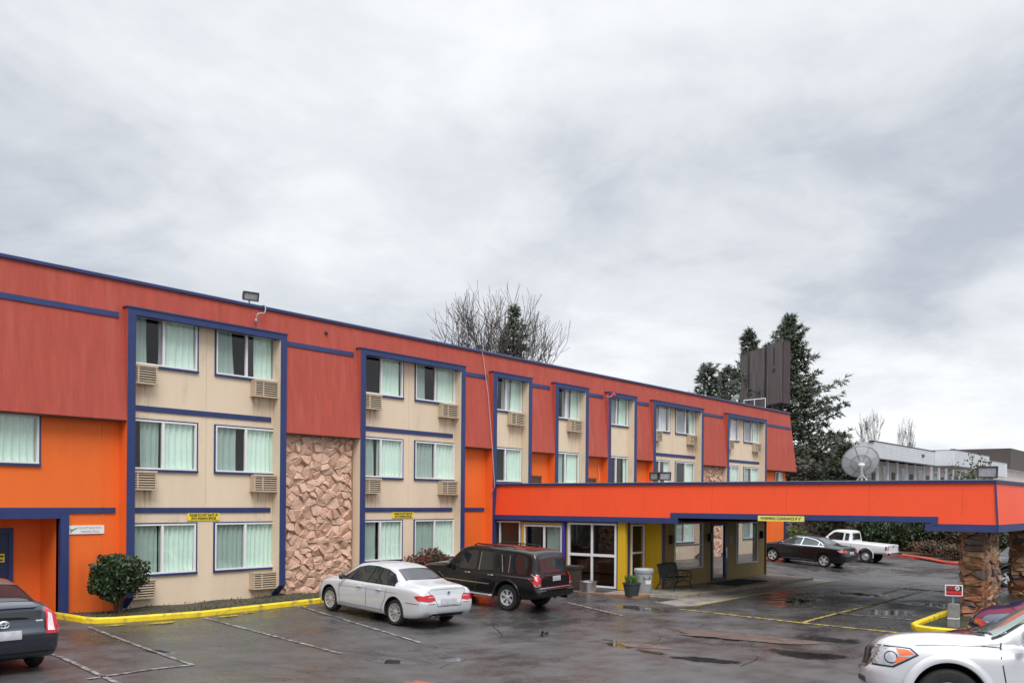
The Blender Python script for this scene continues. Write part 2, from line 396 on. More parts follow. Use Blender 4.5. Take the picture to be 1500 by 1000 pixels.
# ---- yellow kerb and planting strip along the wall
mk = MB(); kerb(mk, [(10.5, -.3), (10.55, -1.7), (10.72, -1.98), (11.1, -2.14), (13.27, -2.42), (16.98, -2.2), (19.4, -1.95)], .16, .13)
setting('yellow_kerb', mk, M['yellow'])
mk = MB()
ys = lambda x: lerpk(x, [(10.6, -1.9), (11.1, -2.0), (13.3, -2.25), (17, -2.05), (19.4, -1.8), (26.9, -1.8)])
ids = []
for k in range(66):
    x = 10.66+k*.25
    for t in range(7):
        y = ys(x)*(1-t/6)+.02*t/6
        ids.append(mk.vs([(x, y, .07+.02*sin(3*x+t)-.045*min(1, t/6+.2)+ground(x, y)*.8)]))
for k in range(65):
    for t in range(6): a = ids[k*7+t]; mk.face((a, a+1, a+8, a+7))
setting('planting_strip', mk, M['grime'])
gr_ = MB(); rg = random.Random(11)
for k in range(2600):
    x = rg.uniform(10.8, 19.5); y = ys(x)+.1+abs(rg.gauss(0, .32)) if rg.random() < .75 else rg.uniform(ys(x)+.1, -.05)
    if y > -.04: continue
    z = .05+ground(x, y)*.8; a = rg.uniform(0, pi); h = rg.uniform(.02, .07); w = rg.uniform(.008, .02); l = rg.uniform(-.03, .03)
    gr_.poly([(x-w*cos(a), y-w*sin(a), z), (x+w*cos(a), y+w*sin(a), z), (x+l, y+l, z+h)])
tag(gr_.build('moss_and_weeds', leafmat('weed_green', (.07, .09, .025))), 'low moss and weeds growing in the strip behind the yellow kerb', 'weeds', kind='stuff')

# ================================================================ motel
P = -.36; TOP = 8.38; MB0 = 4.83
motel = empty('motel_building', (33, 6, 0), 'long three storey motel with red mansard, beige window bays and blue trim', 'motel')
def mY(z): return P+(z-MB0)*(.28/(TOP-MB0))
BAYS = [dict(a=12.34, b=17.29, w=[12.54, 15.13], side=['orange', 'rock']), dict(a=20.19, b=25.22, w=[20.40, 23.01], side=['rock', 'orange']),
        dict(a=26.79, b=29.18, w=[26.94], side=['orange', 'orange']), dict(a=30.74, b=33.16, w=[30.93], side=['orange', 'orange']),
        dict(a=34.71, b=37.12, w=[34.88], side=['orange', 'orange']), dict(a=38.65, b=43.75, w=[38.79, 41.40], side=['orange', 'rock']),
        dict(a=46.50, b=51.67, w=[46.66, 49.30], side=['rock', 'orange'])]
WW = 1.99; ROWS = [(6.34, 7.60), (3.62, 4.91), (.87, 2.19)]
def wall(mb, x0, x1, z0, z1, openings, Y=0, depth=.12):
    xs = sorted({x0, x1, *[min(max(v, x0), x1) for o in openings for v in o[:2]]}); zs = sorted({z0, z1, *[min(max(v, z0), z1) for o in openings for v in o[2:]]})
    for a, b in zip(xs, xs[1:]):
        for c, d in zip(zs, zs[1:]):
            mx, mz = (a+b)/2, (c+d)/2
            if any(o[0] < mx < o[1] and o[2] < mz < o[3] for o in openings): continue
            mb.poly([(a, Y, c), (b, Y, c), (b, Y, d), (a, Y, d)])
    for a, b, c, d in openings:
        mb.poly([(a, Y, c), (a, Y+depth, c), (a, Y+depth, d), (a, Y, d)]); mb.poly([(b, Y, c), (b, Y, d), (b, Y+depth, d), (b, Y+depth, c)])
        mb.poly([(a, Y, c), (b, Y, c), (b, Y+depth, c), (a, Y+depth, c)]); mb.poly([(a, Y, d), (a, Y+depth, d), (b, Y+depth, d), (b, Y, d)])
PW = .22
room = MB()
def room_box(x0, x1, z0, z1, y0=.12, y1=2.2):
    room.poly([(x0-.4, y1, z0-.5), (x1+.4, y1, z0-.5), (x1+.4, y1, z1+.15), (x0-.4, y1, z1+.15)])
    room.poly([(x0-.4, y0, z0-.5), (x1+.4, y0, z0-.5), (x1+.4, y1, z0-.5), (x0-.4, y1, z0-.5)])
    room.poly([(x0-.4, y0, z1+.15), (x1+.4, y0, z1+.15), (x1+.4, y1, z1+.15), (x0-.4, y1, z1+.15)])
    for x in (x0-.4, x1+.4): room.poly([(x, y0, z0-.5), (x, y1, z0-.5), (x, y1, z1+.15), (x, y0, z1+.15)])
rw = random.Random(21)
def window(x, z0, z1, cur, parent=motel, Y=0., w=WW, screen=True, trim=True, sheer=None, mull=.5, sc_side=0):
    """sliding aluminium window facing -Y: frame > panes, curtains"""
    f = MB(); t = .045; e = .003
    f.box(x+e, x+w-e, Y-.035, Y+.05, z1-t, z1-e); f.box(x+e, x+w-e, Y-.045, Y+.05, z0+e, z0+t)
    f.box(x+e, x+t, Y-.033, Y+.05, z0+t, z1-t); f.box(x+w-t, x+w-e, Y-.033, Y+.05, z0+t, z1-t)
    mx = x+w*mull; f.box(mx-.035, mx+.035, Y-.03, Y+.048, z0+t, z1-t)
    fr = f.build('window', M['white'], parent)
    ch = []
    if trim:
        q = MB(); o = .045
        q.box(x-o, x+w+o, Y-.028, Y-.002, z1, z1+o*.7); q.box(x-o, x+w+o, Y-.052, Y-.002, z0-o*1.3, z0); q.box(x-o, x, Y-.026, Y-.002, z0, z1); q.box(x+w, x+w+o, Y-.026, Y-.002, z0, z1)
        ch.append(q.build('trim', M['blue'], fr))
    for side, (a, b) in enumerate(((x+t, mx-.035), (mx+.035, x+w-t))):
        yy = Y+(.02 if side == sc_side else .0)
        p = MB(); p.poly([(a, yy, z0+t), (b, yy, z0+t), (b, yy, z1-t), (a, yy, z1-t)])
        p.build('pane', M['screen'] if (side == sc_side and screen) else M['glass'], fr)
    def drape(a, b, m, y=.078, amp=.036):
        gb = rw.choice((0, 0, .08, -.08, .14))*(b-a if b-a < .7 else .2); sd2 = 1 if a-x < .3 else -1
        c = MB(); n = max(6, int((b-a)*70)); ids = []; ph = rw.uniform(0, 6); k = rw.uniform(30, 44)
        zb, zt = z0-.05, z1+.03
        for i in range(n+1):
            u = i/n; xx = a+(b-a)*u
            for q2, zz in enumerate((zb, (zb+zt)/2, zt)):
                g = (1, .93, .85)[q2]
                wv = sin(k*(xx-a)+ph+.25*sin(9*u))*amp*g+sin(2.3*k*(xx-a)+ph*2)*amp*.25
                xo = xx+(.02*sin(ph+5*u) if q2 == 0 else 0)+sd2*gb*(1-q2/2)*(u if sd2 > 0 else 1-u)
                ids.append(c.vs([(xo, Y+y+wv, zz)]))
        for i in range(n):
            for q2 in range(2):
                i0 = ids[3*i+q2]; i1 = ids[3*(i+1)+q2]; c.face((i0, i1, i1+1, i0+1))
        return c.build('curtain', m, fr, smooth=True, sharp=80)
    for (a, b) in cur: drape(x+.02+(w-.04)*a, x+.02+(w-.04)*b, M['curtain'])
    if sheer: drape(x+w*sheer[0], x+w*sheer[1], M['sheer'], .17, .012)
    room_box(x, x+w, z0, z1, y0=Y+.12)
    return fr
def ac_unit(x, z, w=.82, h=.45, parent=motel, m=None, Y=0, d=.22):
    b = MB(); t = .03
    b.box(x, x+w, Y-d+.03, Y, z, z+h); b.box(x-.015, x+w+.015, Y-d-.01, Y-d+.03, z+h-.05, z+h+.01); b.box(x-.015, x+w+.015, Y-d-.03, Y-.01, z-.045, z-.003)
    b.box(x, x+.04, Y-d, Y-d+.03, z, z+h-.05); b.box(x+w-.04, x+w, Y-d, Y-d+.03, z, z+h-.05); b.box(x+w*.33, x+w*.33+.045, Y-d, Y-d+.03, z, z+h-.05)
    o = b.build('air_conditioner', m or M['ac'], parent)
    g = MB(); g.box(x+.04, x+w-.04, Y-d+.022, Y-d+.029, z+.01, z+h-.05); g.build('coil', M['acdark'], o)
    s = MB()
    for k in range(6):
        zz = z+.035+k*(h-.11)/5.3
        s.prism([(x+.04, Y-d+.004, zz), (x+.04, Y-d+.02, zz+.026), (x+.04, Y-d+.02, zz+.012)], (w-.08, 0, 0))
        s.box(x+.04, x+w-.04, Y-d-.001, Y-d+.006, zz-.004, zz+.01)
    s.build('grille', m or M['ac'], o); return o
CUR = {(0, 0, 0): [(0, .27), (.56, .97)], (0, 0, 1): [(0, .28), (.66, .99)], (0, 1, 0): [(.2, .46), (.5, 1)], (0, 1, 1): [(0, .36), (.51, 1)], (0, 2, 0): [(0, .44), (.48, 1)], (0, 2, 1): [(0, 1)],
       (1, 0, 0): [(.5, .96)], (1, 0, 1): [(0, .25), (.58, .98)], (1, 1, 0): [(.1, .36), (.45, 1)], (1, 1, 1): [(0, .45), (.5, 1)], (1, 2, 0): [(0, .45), (.5, 1)], (1, 2, 1): [(0, 1)],
       (2, 0, 0): [(0, .34), (.72, 1)], (2, 1, 0): [(.62, 1)], (3, 0, 0): [(0.1, .2), (.75, 1)], (3, 1, 0): [(.0, .48), (.6, .98)], (4, 0, 0): [(0, .4), (.7, 1)], (4, 1, 0): [(0, .3), (.85, 1)],
       (5, 0, 0): [(0, .1)], (5, 0, 1): [(.78, 1)], (5, 1, 0): [(.8, 1)], (5, 1, 1): [(.6, 1)], (6, 0, 0): [(0, .1)], (6, 0, 1): [(.72, 1)], (6, 1, 0): [(0, 1)], (6, 1, 1): [(.1, .4), (.55, 1)]}
SHEER = {(2, 0, 0): (.5, .75), (3, 0, 0): (.5, .76), (4, 0, 0): (.3, .7), (5, 0, 0): (.3, 1), (5, 0, 1): (.0, .6), (6, 0, 0): (.2, 1), (6, 0, 1): (.0, .6), (0, 0, 0): (.47, .56)}
for bi, B in enumerate(BAYS):
    a, b = B['a'], B['b']
    rows = [0, 1, 2] if bi < 2 or bi >= 5 else [0, 1]
    ops = [(x, x+WW, *ROWS[r]) for x in B['w'] for r in rows]
    w = MB(); wall(w, a+.1, b-.1, 0, 7.62, ops); w.build('bay_wall', M['beige'], motel)
    if len(B['w']) == 2:
        for z_ in ((2.7, 5.1), (5.3, 7.5)): part('wall_joint', mat('joint_beige', (.5, .39, .29), .8), motel, (B['w'][0]+WW+.3, B['w'][0]+WW+.308, -.0035, -.001, *z_))  # vertical stucco joints in a darker beige
    for r in rows:
        for wi, x in enumerate(B['w']):
            window(x, *ROWS[r], CUR.get((bi, r, wi), [(0, .45), (.5, 1)]), sheer=SHEER.get((bi, r, wi)))
    # blue frame: two fins with slanted feet and the header
    f = MB()
    for x in (a, b-PW):
        f.prism([(x, -.001, .03), (x, P, .34), (x, P, 7.69), (x, -.001, 7.69)], (PW, 0, 0))
    f.box(a+PW, b-PW, P, P+.2, 7.53, 7.69); f.box(a-.03, b+.03, P-.02, -.02, 7.692, 7.73)
    f.build('bay_frame', M['blue'], motel)
    s = MB()   # beige jamb skins and soffit
    for x, dx in ((a+PW, .004), (b-PW-.004, .004)):
        s.prism([(x, -.003, .1), (x, P+.012, .36), (x, P+.012, 7.528), (x, -.003, 7.528)], (dx, 0, 0))
    s.box(a+PW+.004, b-PW-.004, P+.2, -.003, 7.62, 7.68)
    s.build('jamb', M['beige'], motel)
    for side, x in ((0, a-.004), (1, b)):
        q = MB(); q.prism([(x, -.003, .1), (x, P+.012, .36), (x, P+.012, MB0-.01), (x, -.003, MB0-.01)], (.004, 0, 0))
        q.build('bay_side', M['beige'] if B['side'][side] == 'rock' else M['orange'], motel)
        q = MB(); q.prism([(x, -.02, MB0-.01), (x, P+.006, MB0-.01), (x, P+.006, 7.69), (x, -.02, 7.69)], (.004, 0, 0))
        q.build('bay_side_upper', M['red'], motel)
    if bi < 2 or bi > 4:
        part('storey_band', M['blue'], motel, (a+PW+.01, b-PW-.08, -.03, -.002, 5.13, 5.27)); part('storey_band', M['blue'], motel, (a+PW+.01, b-PW-.08, -.03, -.002, 2.48, 2.62))
ACS = [(12.42, 5.86), (16.28, 5.86), (12.42, 3.12), (16.28, 3.12), (12.42, .31), (16.28, .31), (20.42, 5.86), (24.16, 5.86), (20.42, 3.12), (24.16, 3.12), (24.16, .31), (28.05, 5.86), (32.03, 5.86),
       (38.9, 5.86), (42.55, 5.86), (46.8, 5.86), (50.4, 5.86), (41.9, 3.12), (50.4, 3.12)]
ST = stain('rust_drips', (.30, .19, .11))
for x, z in ACS:
    ac_unit(x, z); q = MB(); h_ = min(1.0, z-.05)
    q.poly([(x+.05, -.0045, z-h_), (x+.80, -.0045, z-h_), (x+.80, -.0045, z-.03), (x+.05, -.0045, z-.03)]); q.build('drip_stain', ST, motel)
for x, z in ((29.62, 3.42), (33.62, 3.42)): ac_unit(x, z, .6, .48, m=M['acbrown'], d=.06)
# mansard panels between the bays, parapet above them, hipped end
spans = [(-14, 12.34)]+[(BAYS[i]['b'], BAYS[i+1]['a']) for i in range(6)]+[(51.67, 56.18)]
for i, (a, b) in enumerate(spans):
    q = MB(); b2 = b-.47 if i == 7 else b
    q.poly([(a, P, MB0), (b, P, MB0), (b2, mY(TOP), TOP), (a, mY(TOP), TOP)])
    q.poly([(a, P, MB0), (a, .05, MB0), (b-.02, .05, MB0), (b, P, MB0)])
    q.poly([(a, P, MB0), (a, mY(TOP), TOP), (a, .3, TOP), (a, .3, MB0)])
    if i == 7:
        q.poly([(b, P, MB0), (b, 12.4, MB0), (b2, 12.1, TOP), (b2, mY(TOP), TOP)])
    else: q.poly([(b, P, MB0), (b2, mY(TOP), TOP), (b2, .3, TOP), (b, .3, MB0)])
    q.build('mansard_panel', M['red'], motel)
    t = MB(); y0, y1 = mY(7.42), mY(7.56)
    e = .03
    t.prism([(a+e, y0+.01, 7.42), (a+e, y0-.03, 7.42), (a+e, y1-.03, 7.56), (a+e, y1+.01, 7.56)], (b2-a-2*e+(.1 if i == 7 else -.12), 0, 0)); t.build('mansard_band', M['blue'], motel)
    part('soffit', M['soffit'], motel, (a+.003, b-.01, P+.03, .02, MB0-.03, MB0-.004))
for B in BAYS:
    q = MB(); a, b = B['a'], B['b']
    q.poly([(a, mY(7.69), 7.69), (b, mY(7.69), 7.69), (b, mY(TOP), TOP), (a, mY(TOP), TOP)])
    q.build('parapet_panel', M['red'], motel)
part('parapet_cap', M['blue'], motel, (-14, 55.74, -.14, .12, TOP, TOP+.075), (55.52, 55.78, .12, 12, TOP, TOP+.075))
part('cap_flashing', M['galv'], motel, (-14, 55.73, -.10, .12, TOP+.078, TOP+.095))
# recessed ground walls between bays
def orange_wall(x0, x1, z0=0, ops=()):
    w = MB(); wall(w, x0, x1, z0, MB0+.01, ops); w.build('recess_wall', M['orange'], motel)
orange_wall(-14, 12.36, 0, [(8.32, 10.31, 3.66, 4.80), (7.2, 10.80, -.2, 2.40)])
window(8.32, 3.66, 4.80, [(0, .47), (.5, 1)])
part('storey_band', M['blue'], motel, (-14, 12.22, -.035, -.002, 2.48, 2.62))
part('wall_joint', M['orange'], motel, (11.88, 11.93, -.012, -.002, .02, 2.47), (11.88, 11.93, -.012, -.002, 2.63, 4.8))
# entry recess
q = MB(); q.poly([(10.80, 0, -.02), (10.80, .95, -.02), (10.80, .95, 2.4), (10.80, 0, 2.4)]); q.poly([(7.2, 0, -.02), (7.2, .95, -.02), (7.2, .95, 2.4), (7.2, 0, 2.4)])
q.poly([(7.2, .95, -.02), (10.8, .95, -.02), (10.8, .95, 2.4), (7.2, .95, 2.4)]); q.poly([(7.2, 0, 2.4), (10.8, 0, 2.4), (10.8, .95, 2.4), (7.2, .95, 2.4)]); q.build('entry_recess', M['orange'], motel)
part('entry_frame', M['blue'], motel, (10.80, 11.01, -.1, -.002, .02, 2.478), (7.0, 10.797, -.1, -.002, 2.36, 2.478))
dr = part('entry_door', M['bluedoor'], motel, (9.05, 10.02, .90, .948, .0, 2.02)); part('door_frame', M['blue'], motel, (10.02, 10.13, .88, .948, 0, 2.12), (8.94, 9.05, .88, .948, 0, 2.12), (9.05, 10.02, .88, .948, 2.02, 2.12))
part('handle', M['chrome'], dr, (9.12, 9.2, .84, .9, 1.0, 1.04))
orange_wall(25.1, 26.9); orange_wall(29.1, 30.85); orange_wall(33.05, 34.8); orange_wall(37.0, 38.75)
part('storey_band', M['blue'], motel, (25.23, 26.7, -.03, -.002, 2.48, 2.62))
orange_wall(51.6, 55.3, 0, [(53.7, 54.75, 3.62, 4.78)]); window(53.7, 3.62, 4.78, [(.6, 1)], w=1.05)
part('corner_post', M['blue'], motel, (55.1, 55.31, -.08, -.004, 0, 2.6), (51.9, 52.1, -.08, -.004, 0, 2.6), (52.1, 55.1, -.08, -.004, 2.48, 2.62))
part('recess_panel', M['orange'], motel, (52.9, 54.9, -.03, -.004, .0, 2.45))  # raised panel in the same orange paint as the wall
# stone panels
for k, (a, b, y) in enumerate(((17.27, 20.21, 0), (43.74, 46.52, 0))):
    q = MB(); q.box(a, b, y-.02, y+.1, 0, MB0+.01); bs = q.build('stone_backing', M['rockbase'], motel)
    s = MB(); stones(s, (b-.12 if 0 else a+.01, y-.02, .0), (1, 0, 0), (0, 0, 1), (0, -1, 0), b-a-.15, MB0, .25, .19, .10, random.Random(5+k), gap=.012); s.build('stone_face', M['rock'], motel)
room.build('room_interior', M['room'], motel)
# floor slabs, back walls, flat roof
part('roof', M['roof'], motel, (-14, 55.5, .12, 12, 8.05, 8.2))
part('back_wall', M['beige'], motel, (-14, 55.3, 11.8, 12, 0, 8.05), (-14, -13.8, .2, 11.8, 0, 8.05)); part('end_wall', M['orange'], motel, (55.1, 55.3, .004, 11.8, 0, 8.05))
# small things on the parapet
part('door_notice', M['sign_yellow'], dr, (9.75, 9.93, .89, .898, 1.30, 1.50)); part('door_notice_marks', M['ink'], dr, (9.77, 9.91, .886, .889, 1.42, 1.46), (9.79, 9.89, .886, .889, 1.33, 1.37))

# ================================================================ wall signs
def wall_sign(name, x0, x1, z0, z1, label, m, Y=0.):
    e = empty(name, ((x0+x1)/2, Y, z0), label, 'sign')
    part('panel', m, e, (x0, x1, Y-.028, Y-.003, z0, z1)); return e
for x0, lab in ((14.27, 'yellow no-backing-up notice above the ground floor windows left of the stone panel'), (21.95, 'yellow no-backing-up notice above the windows behind the white sedan')):
    e = wall_sign('wall_notice', x0, x0+1.0, 2.27, 2.465, lab, M['sign_yellow'])
    text_obj('lettering', 'PLEASE DO NOT BACK UP', .092, M['ink'], (x0+.5, -.029, 2.412), (1, 0, 0), (0, 0, 1), e, sx=.80, bold=.003)
    text_obj('lettering', 'INTO PARKING SPACES', .092, M['ink'], (x0+.5, -.029, 2.322), (1, 0, 0), (0, 0, 1), e, sx=.80, bold=.003)
e = wall_sign('wall_notice', 11.02, 11.93, 1.97, 2.18, 'small white parking notice with coloured logo beside the blue door frame', M['cloud_white'])
text_obj('lettering', 'DO NOT BACK INTO', .075, M['greyink'], (11.57, -.029, 2.118), (1, 0, 0), (0, 0, 1), e, sx=.82); text_obj('lettering', 'PARKING STALLS', .075, M['greyink'], (11.57, -.029, 2.03), (1, 0, 0), (0, 0, 1), e, sx=.82)
q = MB(); q.prism([(11.04, -.029, 2.06), (11.12, -.029, 2.045), (11.26, -.029, 2.12), (11.25, -.029, 2.135), (11.13, -.029, 2.09)], (0, -.003, 0)); q.build('logo_stroke', mat('logo_green', (.1, .28, .18), .5), e)
q = MB(); q.prism([(11.08, -.029, 2.04), (11.12, -.029, 2.04), (11.10, -.029, 2.0)], (0, -.003, 0)); q.prism([(11.03, -.029, 2.1), (11.1, -.029, 2.08), (11.09, -.029, 2.1)], (0, -.003, 0)); q.build('logo_mark', M['redink'], e)
# ================================================================ entrance canopy and lobby
CXF = 27.0; CXB = 37.3; CYE = -17.33
can = empty('entrance_canopy', (32, -9, -.2), 'long bright orange flat canopy with stepped blue lower edge over the drive', 'canopy')
def fx(z): return CXF+.04-(3.5-z)*.09        # the fascia leans out towards its bottom
f = MB()
def fascia(y0, y1, z0, z1, off=0.):
    f.poly([(fx(z0)-off, y0, z0), (fx(z0)-off, y1, z0), (fx(z1)-off, y1, z1), (fx(z1)-off, y0, z1)])
yE = CYE
segs = [(.22, -7.78, 2.36), (-7.78, -15.94, 2.53), (-15.94, yE, 2.34)]
for a, b, z in segs: fascia(a, b, z, 3.44)
# outer end face (faces -Y), leaning the same way, and the far side
def fy(z): return yE-(3.5-z)*.07+.02
f.poly([(fx(2.34), fy(2.34), 2.34), (CXB, fy(2.34), 2.34), (CXB, fy(3.44), 3.44), (fx(3.44), fy(3.44), 3.44)])
f.poly([(fx(2.34), fy(2.34), 2.34), (fx(3.44), fy(3.44), 3.44), (fx(3.44), yE, 3.44), (fx(2.34), yE, 2.34)])
f.poly([(CXB, fy(2.34), 2.34), (CXB, .0, 2.34), (CXB, .0, 3.44), (CXB, fy(3.44), 3.44)])
f.poly([(fx(2.36), .22, 2.36), (fx(3.44), .22, 3.44), (CXF+.4, .22, 3.44), (CXF+.4, .22, 2.36)])
f.build('fascia', M['canopy'], can)
sm_ = MB()
for k in range(7):
    yy = -1.9-k*2.44
    sm_.prism([(fx(2.55)-.0035, yy, 2.55), (fx(3.44)-.0035, yy, 3.44), (fx(3.44)+.01, yy, 3.44), (fx(2.55)+.01, yy, 2.55)], (0, .006, 0))
sm_.build('panel_seams', mat('seam_orange', (.55, .06, .02), .7), can)
t = MB()
def slab(y0, y1, z0, z1, o):   # a strip of trim lying on the leaning fascia
    t.prism([(fx(z0)-o, y0, z0), (fx(z0)+.16, y0, z0), (fx(z1)+.16, y0, z1), (fx(z1)-o, y0, z1)], (0, y1-y0, 0))
slab(.24, -8.06, 2.18, 2.36, .03); slab(-7.78, -15.76, 2.362, 2.53, .034); slab(-7.78, -8.06, 2.30, 2.361, .032)
slab(-15.76, -15.94, 2.30, 2.532, .036); slab(-15.62, yE-.04, 2.14, 2.34, .03)
t.box(fx(2.2)-.02, CXB+.03, fy(2.2)-.03, fy(2.2)+.13, 2.142, 2.338)
t.box(CXB-.1, CXB+.03, fy(2.2)+.135, .0, 2.16, 2.34)
t.box(CXF-.02, CXB+.04, yE-.03, .2, 3.44, 3.51)
for k in range(1, 8): pass
# thin corner batten
t.tube([(fx(2.3)-.012, fy(2.3)-.012, 2.33), (fx(3.44)-.012, fy(3.44)-.012, 3.45)], .028, 4)
t.build('trim', M['blue'], can)
part('flashing', M['galv'], can, (CXF-.03, CXF+.12, yE-.04, .2, 3.513, 3.53), (CXF+.12, CXB+.05, yE-.04, yE+.1, 3.513, 3.53))
part('roof_deck', M['roof'], can, (CXF+.12, CXB, yE+.1, -.02, 3.512, 3.524))
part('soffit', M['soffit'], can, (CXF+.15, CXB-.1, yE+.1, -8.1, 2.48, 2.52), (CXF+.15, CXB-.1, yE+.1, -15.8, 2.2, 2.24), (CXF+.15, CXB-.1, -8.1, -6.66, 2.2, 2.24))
BR = [M['brownrock'], mat('stone_tan', (.36, .22, .13), .5, var=.35, vs=4, bump=.6, bs=14), mat('stone_rust', (.30, .11, .05), .5, var=.35, vs=4, bump=.6, bs=14), mat('stone_grey', (.13, .095, .085), .5, var=.4, vs=4, bump=.6, bs=14)]
def pillar(x0, x1, y0, y1, z0, z1, seed):
    c = MB(); c.box(x0+.06, x1-.06, y0+.06, y1-.06, z0, z1); core = c.build('pillar', M['rockbase'], can)
    s = MB(); rg = random.Random(seed); cw, ch, rl = .36, .15, .13
    stones(s, (x0+.06, y1-.06, z0), (0, -1, 0), (0, 0, 1), (-1, 0, 0), y1-y0-.12, z1-z0, cw, ch, rl, rg, .01, .4, 4)
    stones(s, (x0+.06, y0+.06, z0), (1, 0, 0), (0, 0, 1), (0, -1, 0), x1-x0-.12, z1-z0, .24, .18, rl, rg, .01, .45, 4)
    stones(s, (x1-.06, y0+.06, z0), (0, 1, 0), (0, 0, 1), (1, 0, 0), y1-y0-.12, z1-z0, cw, ch, rl, rg, .01, .4, 4)
    stones(s, (x1-.06, y1-.06, z0), (-1, 0, 0), (0, 0, 1), (0, 1, 0), x1-x0-.12, z1-z0, .3, .18, rl, rg, .01, .4, 4)
    s.build('stone_facing', BR, core)
pillar(27.4, 28.95, -17.05, -16.4, -.36, 2.22, 31)
pillar(34.3, 36.0, -17.05, -16.3, -.36, 2.22, 32)
# clearance sign hung on the trim
e = empty('clearance_sign', (26.8, -11.5, 2.33), 'long pale yellow clearance sign fixed to the blue canopy edge', 'sign')
X = fx(2.4)-.06
part('panel', M['pale_yellow'], e, (X-.012, X+.01, -12.25, -10.81, 2.325, 2.485))
text_obj('lettering', "WARNING CLEARANCE 8' 6\"", .115, M['ink'], (X-.0135, -11.53, 2.405), (0, -1, 0), (0, 0, 1), e, sx=.86, bold=.002)

lob = empty('lobby_building', (32, -3, -.1), 'low lobby with white framed windows and mustard siding under the canopy', 'building')
FX = 27.1; Z0 = -.12; ZT = 2.3
# storefront along the left face (faces -X)
def xwall(mb, X, y0, y1, z0, z1, ops=(), depth=.1, dirn=1):
    ys_ = sorted({y0, y1, *[v for o in ops for v in o[:2]]}); zs = sorted({z0, z1, *[v for o in ops for v in o[2:]]})
    for a, b in zip(ys_, ys_[1:]):
        for c, d in zip(zs, zs[1:]):
            if any(o[0] < (a+b)/2 < o[1] and o[2] < (c+d)/2 < o[3] for o in ops): continue
            mb.poly([(X, a, c), (X, b, c), (X, b, d), (X, a, d)])
    for a, b, c, d in ops:
        Q = X+depth*dirn
        for u in (a, b): mb.poly([(X, u, c), (Q, u, c), (Q, u, d), (X, u, d)])
        for u in (c, d): mb.poly([(X, a, u), (Q, a, u), (Q, b, u), (X, b, u)])
w = MB()
opsX = [(-1.45, .1, .35, 2.13), (-3.35, -1.62, .35, 2.02), (-5.62, -3.62, -.09, 2.13)]
xwall(w, FX, -5.7, .0, Z0, ZT, opsX); w.build('front_wall', M['purple'], lob)
part('siding_column', M['mustard'], lob, (FX-.03, FX+.1, -5.99, -5.68, Z0, ZT))
part('yellow_strip', M['mustard'], lob, (FX-.02, FX-.003, -3.36, -1.62, 2.045, 2.10), (FX-.02, FX-.003, -3.61, -3.55, Z0, 2.12), (FX-.02, FX-.003, -1.58, -1.50, .2, 2.12))
def xwin(y0, y1, z0, z1, bars_y=(), bars_z=(), t=.05, X=FX, name='window'):
    f = MB(); x0, x1 = X-.04, X+.05
    f.box(x0, x1, y0, y1, z1-t, z1); f.box(x0, x1, y0, y1, z0, z0+t); f.box(x0+.002, x1, y0, y0+t, z0+t, z1-t); f.box(x0+.002, x1, y1-t, y1, z0+t, z1-t)
    for b in bars_z: f.box(x0+.004, x1, y0+t, y1-t, b-t*.7, b+t*.7)
    for b in bars_y: f.box(x0+.006, x1-.01, b-t*.55, b+t*.55, z0+t, z1-t)
    fr = f.build(name, M['white'], lob)
    p = MB(); p.poly([(X, y0+t, z0+t), (X, y1-t, z0+t), (X, y1-t, z1-t), (X, y0+t, z1-t)]); p.build('pane', M['dglass'], fr); return fr
xwin(-1.45, .1, .35, 2.13, (-.48,)); fr = xwin(-3.35, -1.62, .35, 2.02, (-2.55,), t=.065)
xwin(-5.62, -3.62, -.09, 2.13, (-4.62,), (1.02,), t=.065)
c = MB()   # curtain behind the sliding window
n = 40; ids = [c.vs([(FX+.14+.02*sin(k*1.4), -3.3+.72*k/n, z) for z in (.4, 2.0)]) for k in range(n+1)]
for a, b in zip(ids, ids[1:]): c.face((a, b, b+1, a+1))
c.build('curtain', M['curtain'], fr)
d = MB(); d.tube([(FX-.07, -3.43, 2.14), (FX-.08, -3.46, 1.9), (FX-.08, -3.46, 0.0)], .055, 8); d.build('downspout', mat('bright_blue', (.03, .035, .33), .4), lob)
# step back: window D faces -Y, mustard wall faces -X, then the ochre wall with the door
w = MB(); wall(w, 27.2, 28.5, Z0, ZT, [(27.52, 28.38, .28, 2.09)], Y=-5.93); w.build('corner_wall', M['mustard'], lob)
part('corner_strip', M['purple'], lob, (27.21, 27.42, -5.96, -5.932, Z0, ZT)); part('corner_post', M['purple'], lob, (28.47, 28.54, -6.68, -6.60, Z0, ZT))
def ywin(x0, x1, z0, z1, Y, bars_z=(), bars_x=(), t=.05, fm='white', gl='dglass', name='window'):
    f = MB(); y0, y1 = Y-.04, Y+.05
    f.box(x0, x1, y0, y1, z1-t, z1); f.box(x0, x1, y0, y1, z0, z0+t); f.box(x0, x0+t, y0+.002, y1, z0+t, z1-t); f.box(x1-t, x1, y0+.002, y1, z0+t, z1-t)
    for b in bars_z: f.box(x0+t, x1-t, y0+.004, y1, b-t*.6, b+t*.6)
    for b in bars_x: f.box(b-t*.5, b+t*.5, y0+.006, y1, z0+t, z1-t)
    fr = f.build(name, M[fm], lob)
    p = MB(); p.poly([(x0+t, Y, z0+t), (x1-t, Y, z0+t), (x1-t, Y, z1-t), (x0+t, Y, z1-t)]); p.build('pane', M[gl], fr); return fr
ywin(27.52, 28.38, .28, 2.09, -5.93, (1.12,), t=.05)
w = MB(); xwall(w, 28.5, -6.6, -5.93, Z0, ZT); w.build('side_wall', M['mustard'], lob)
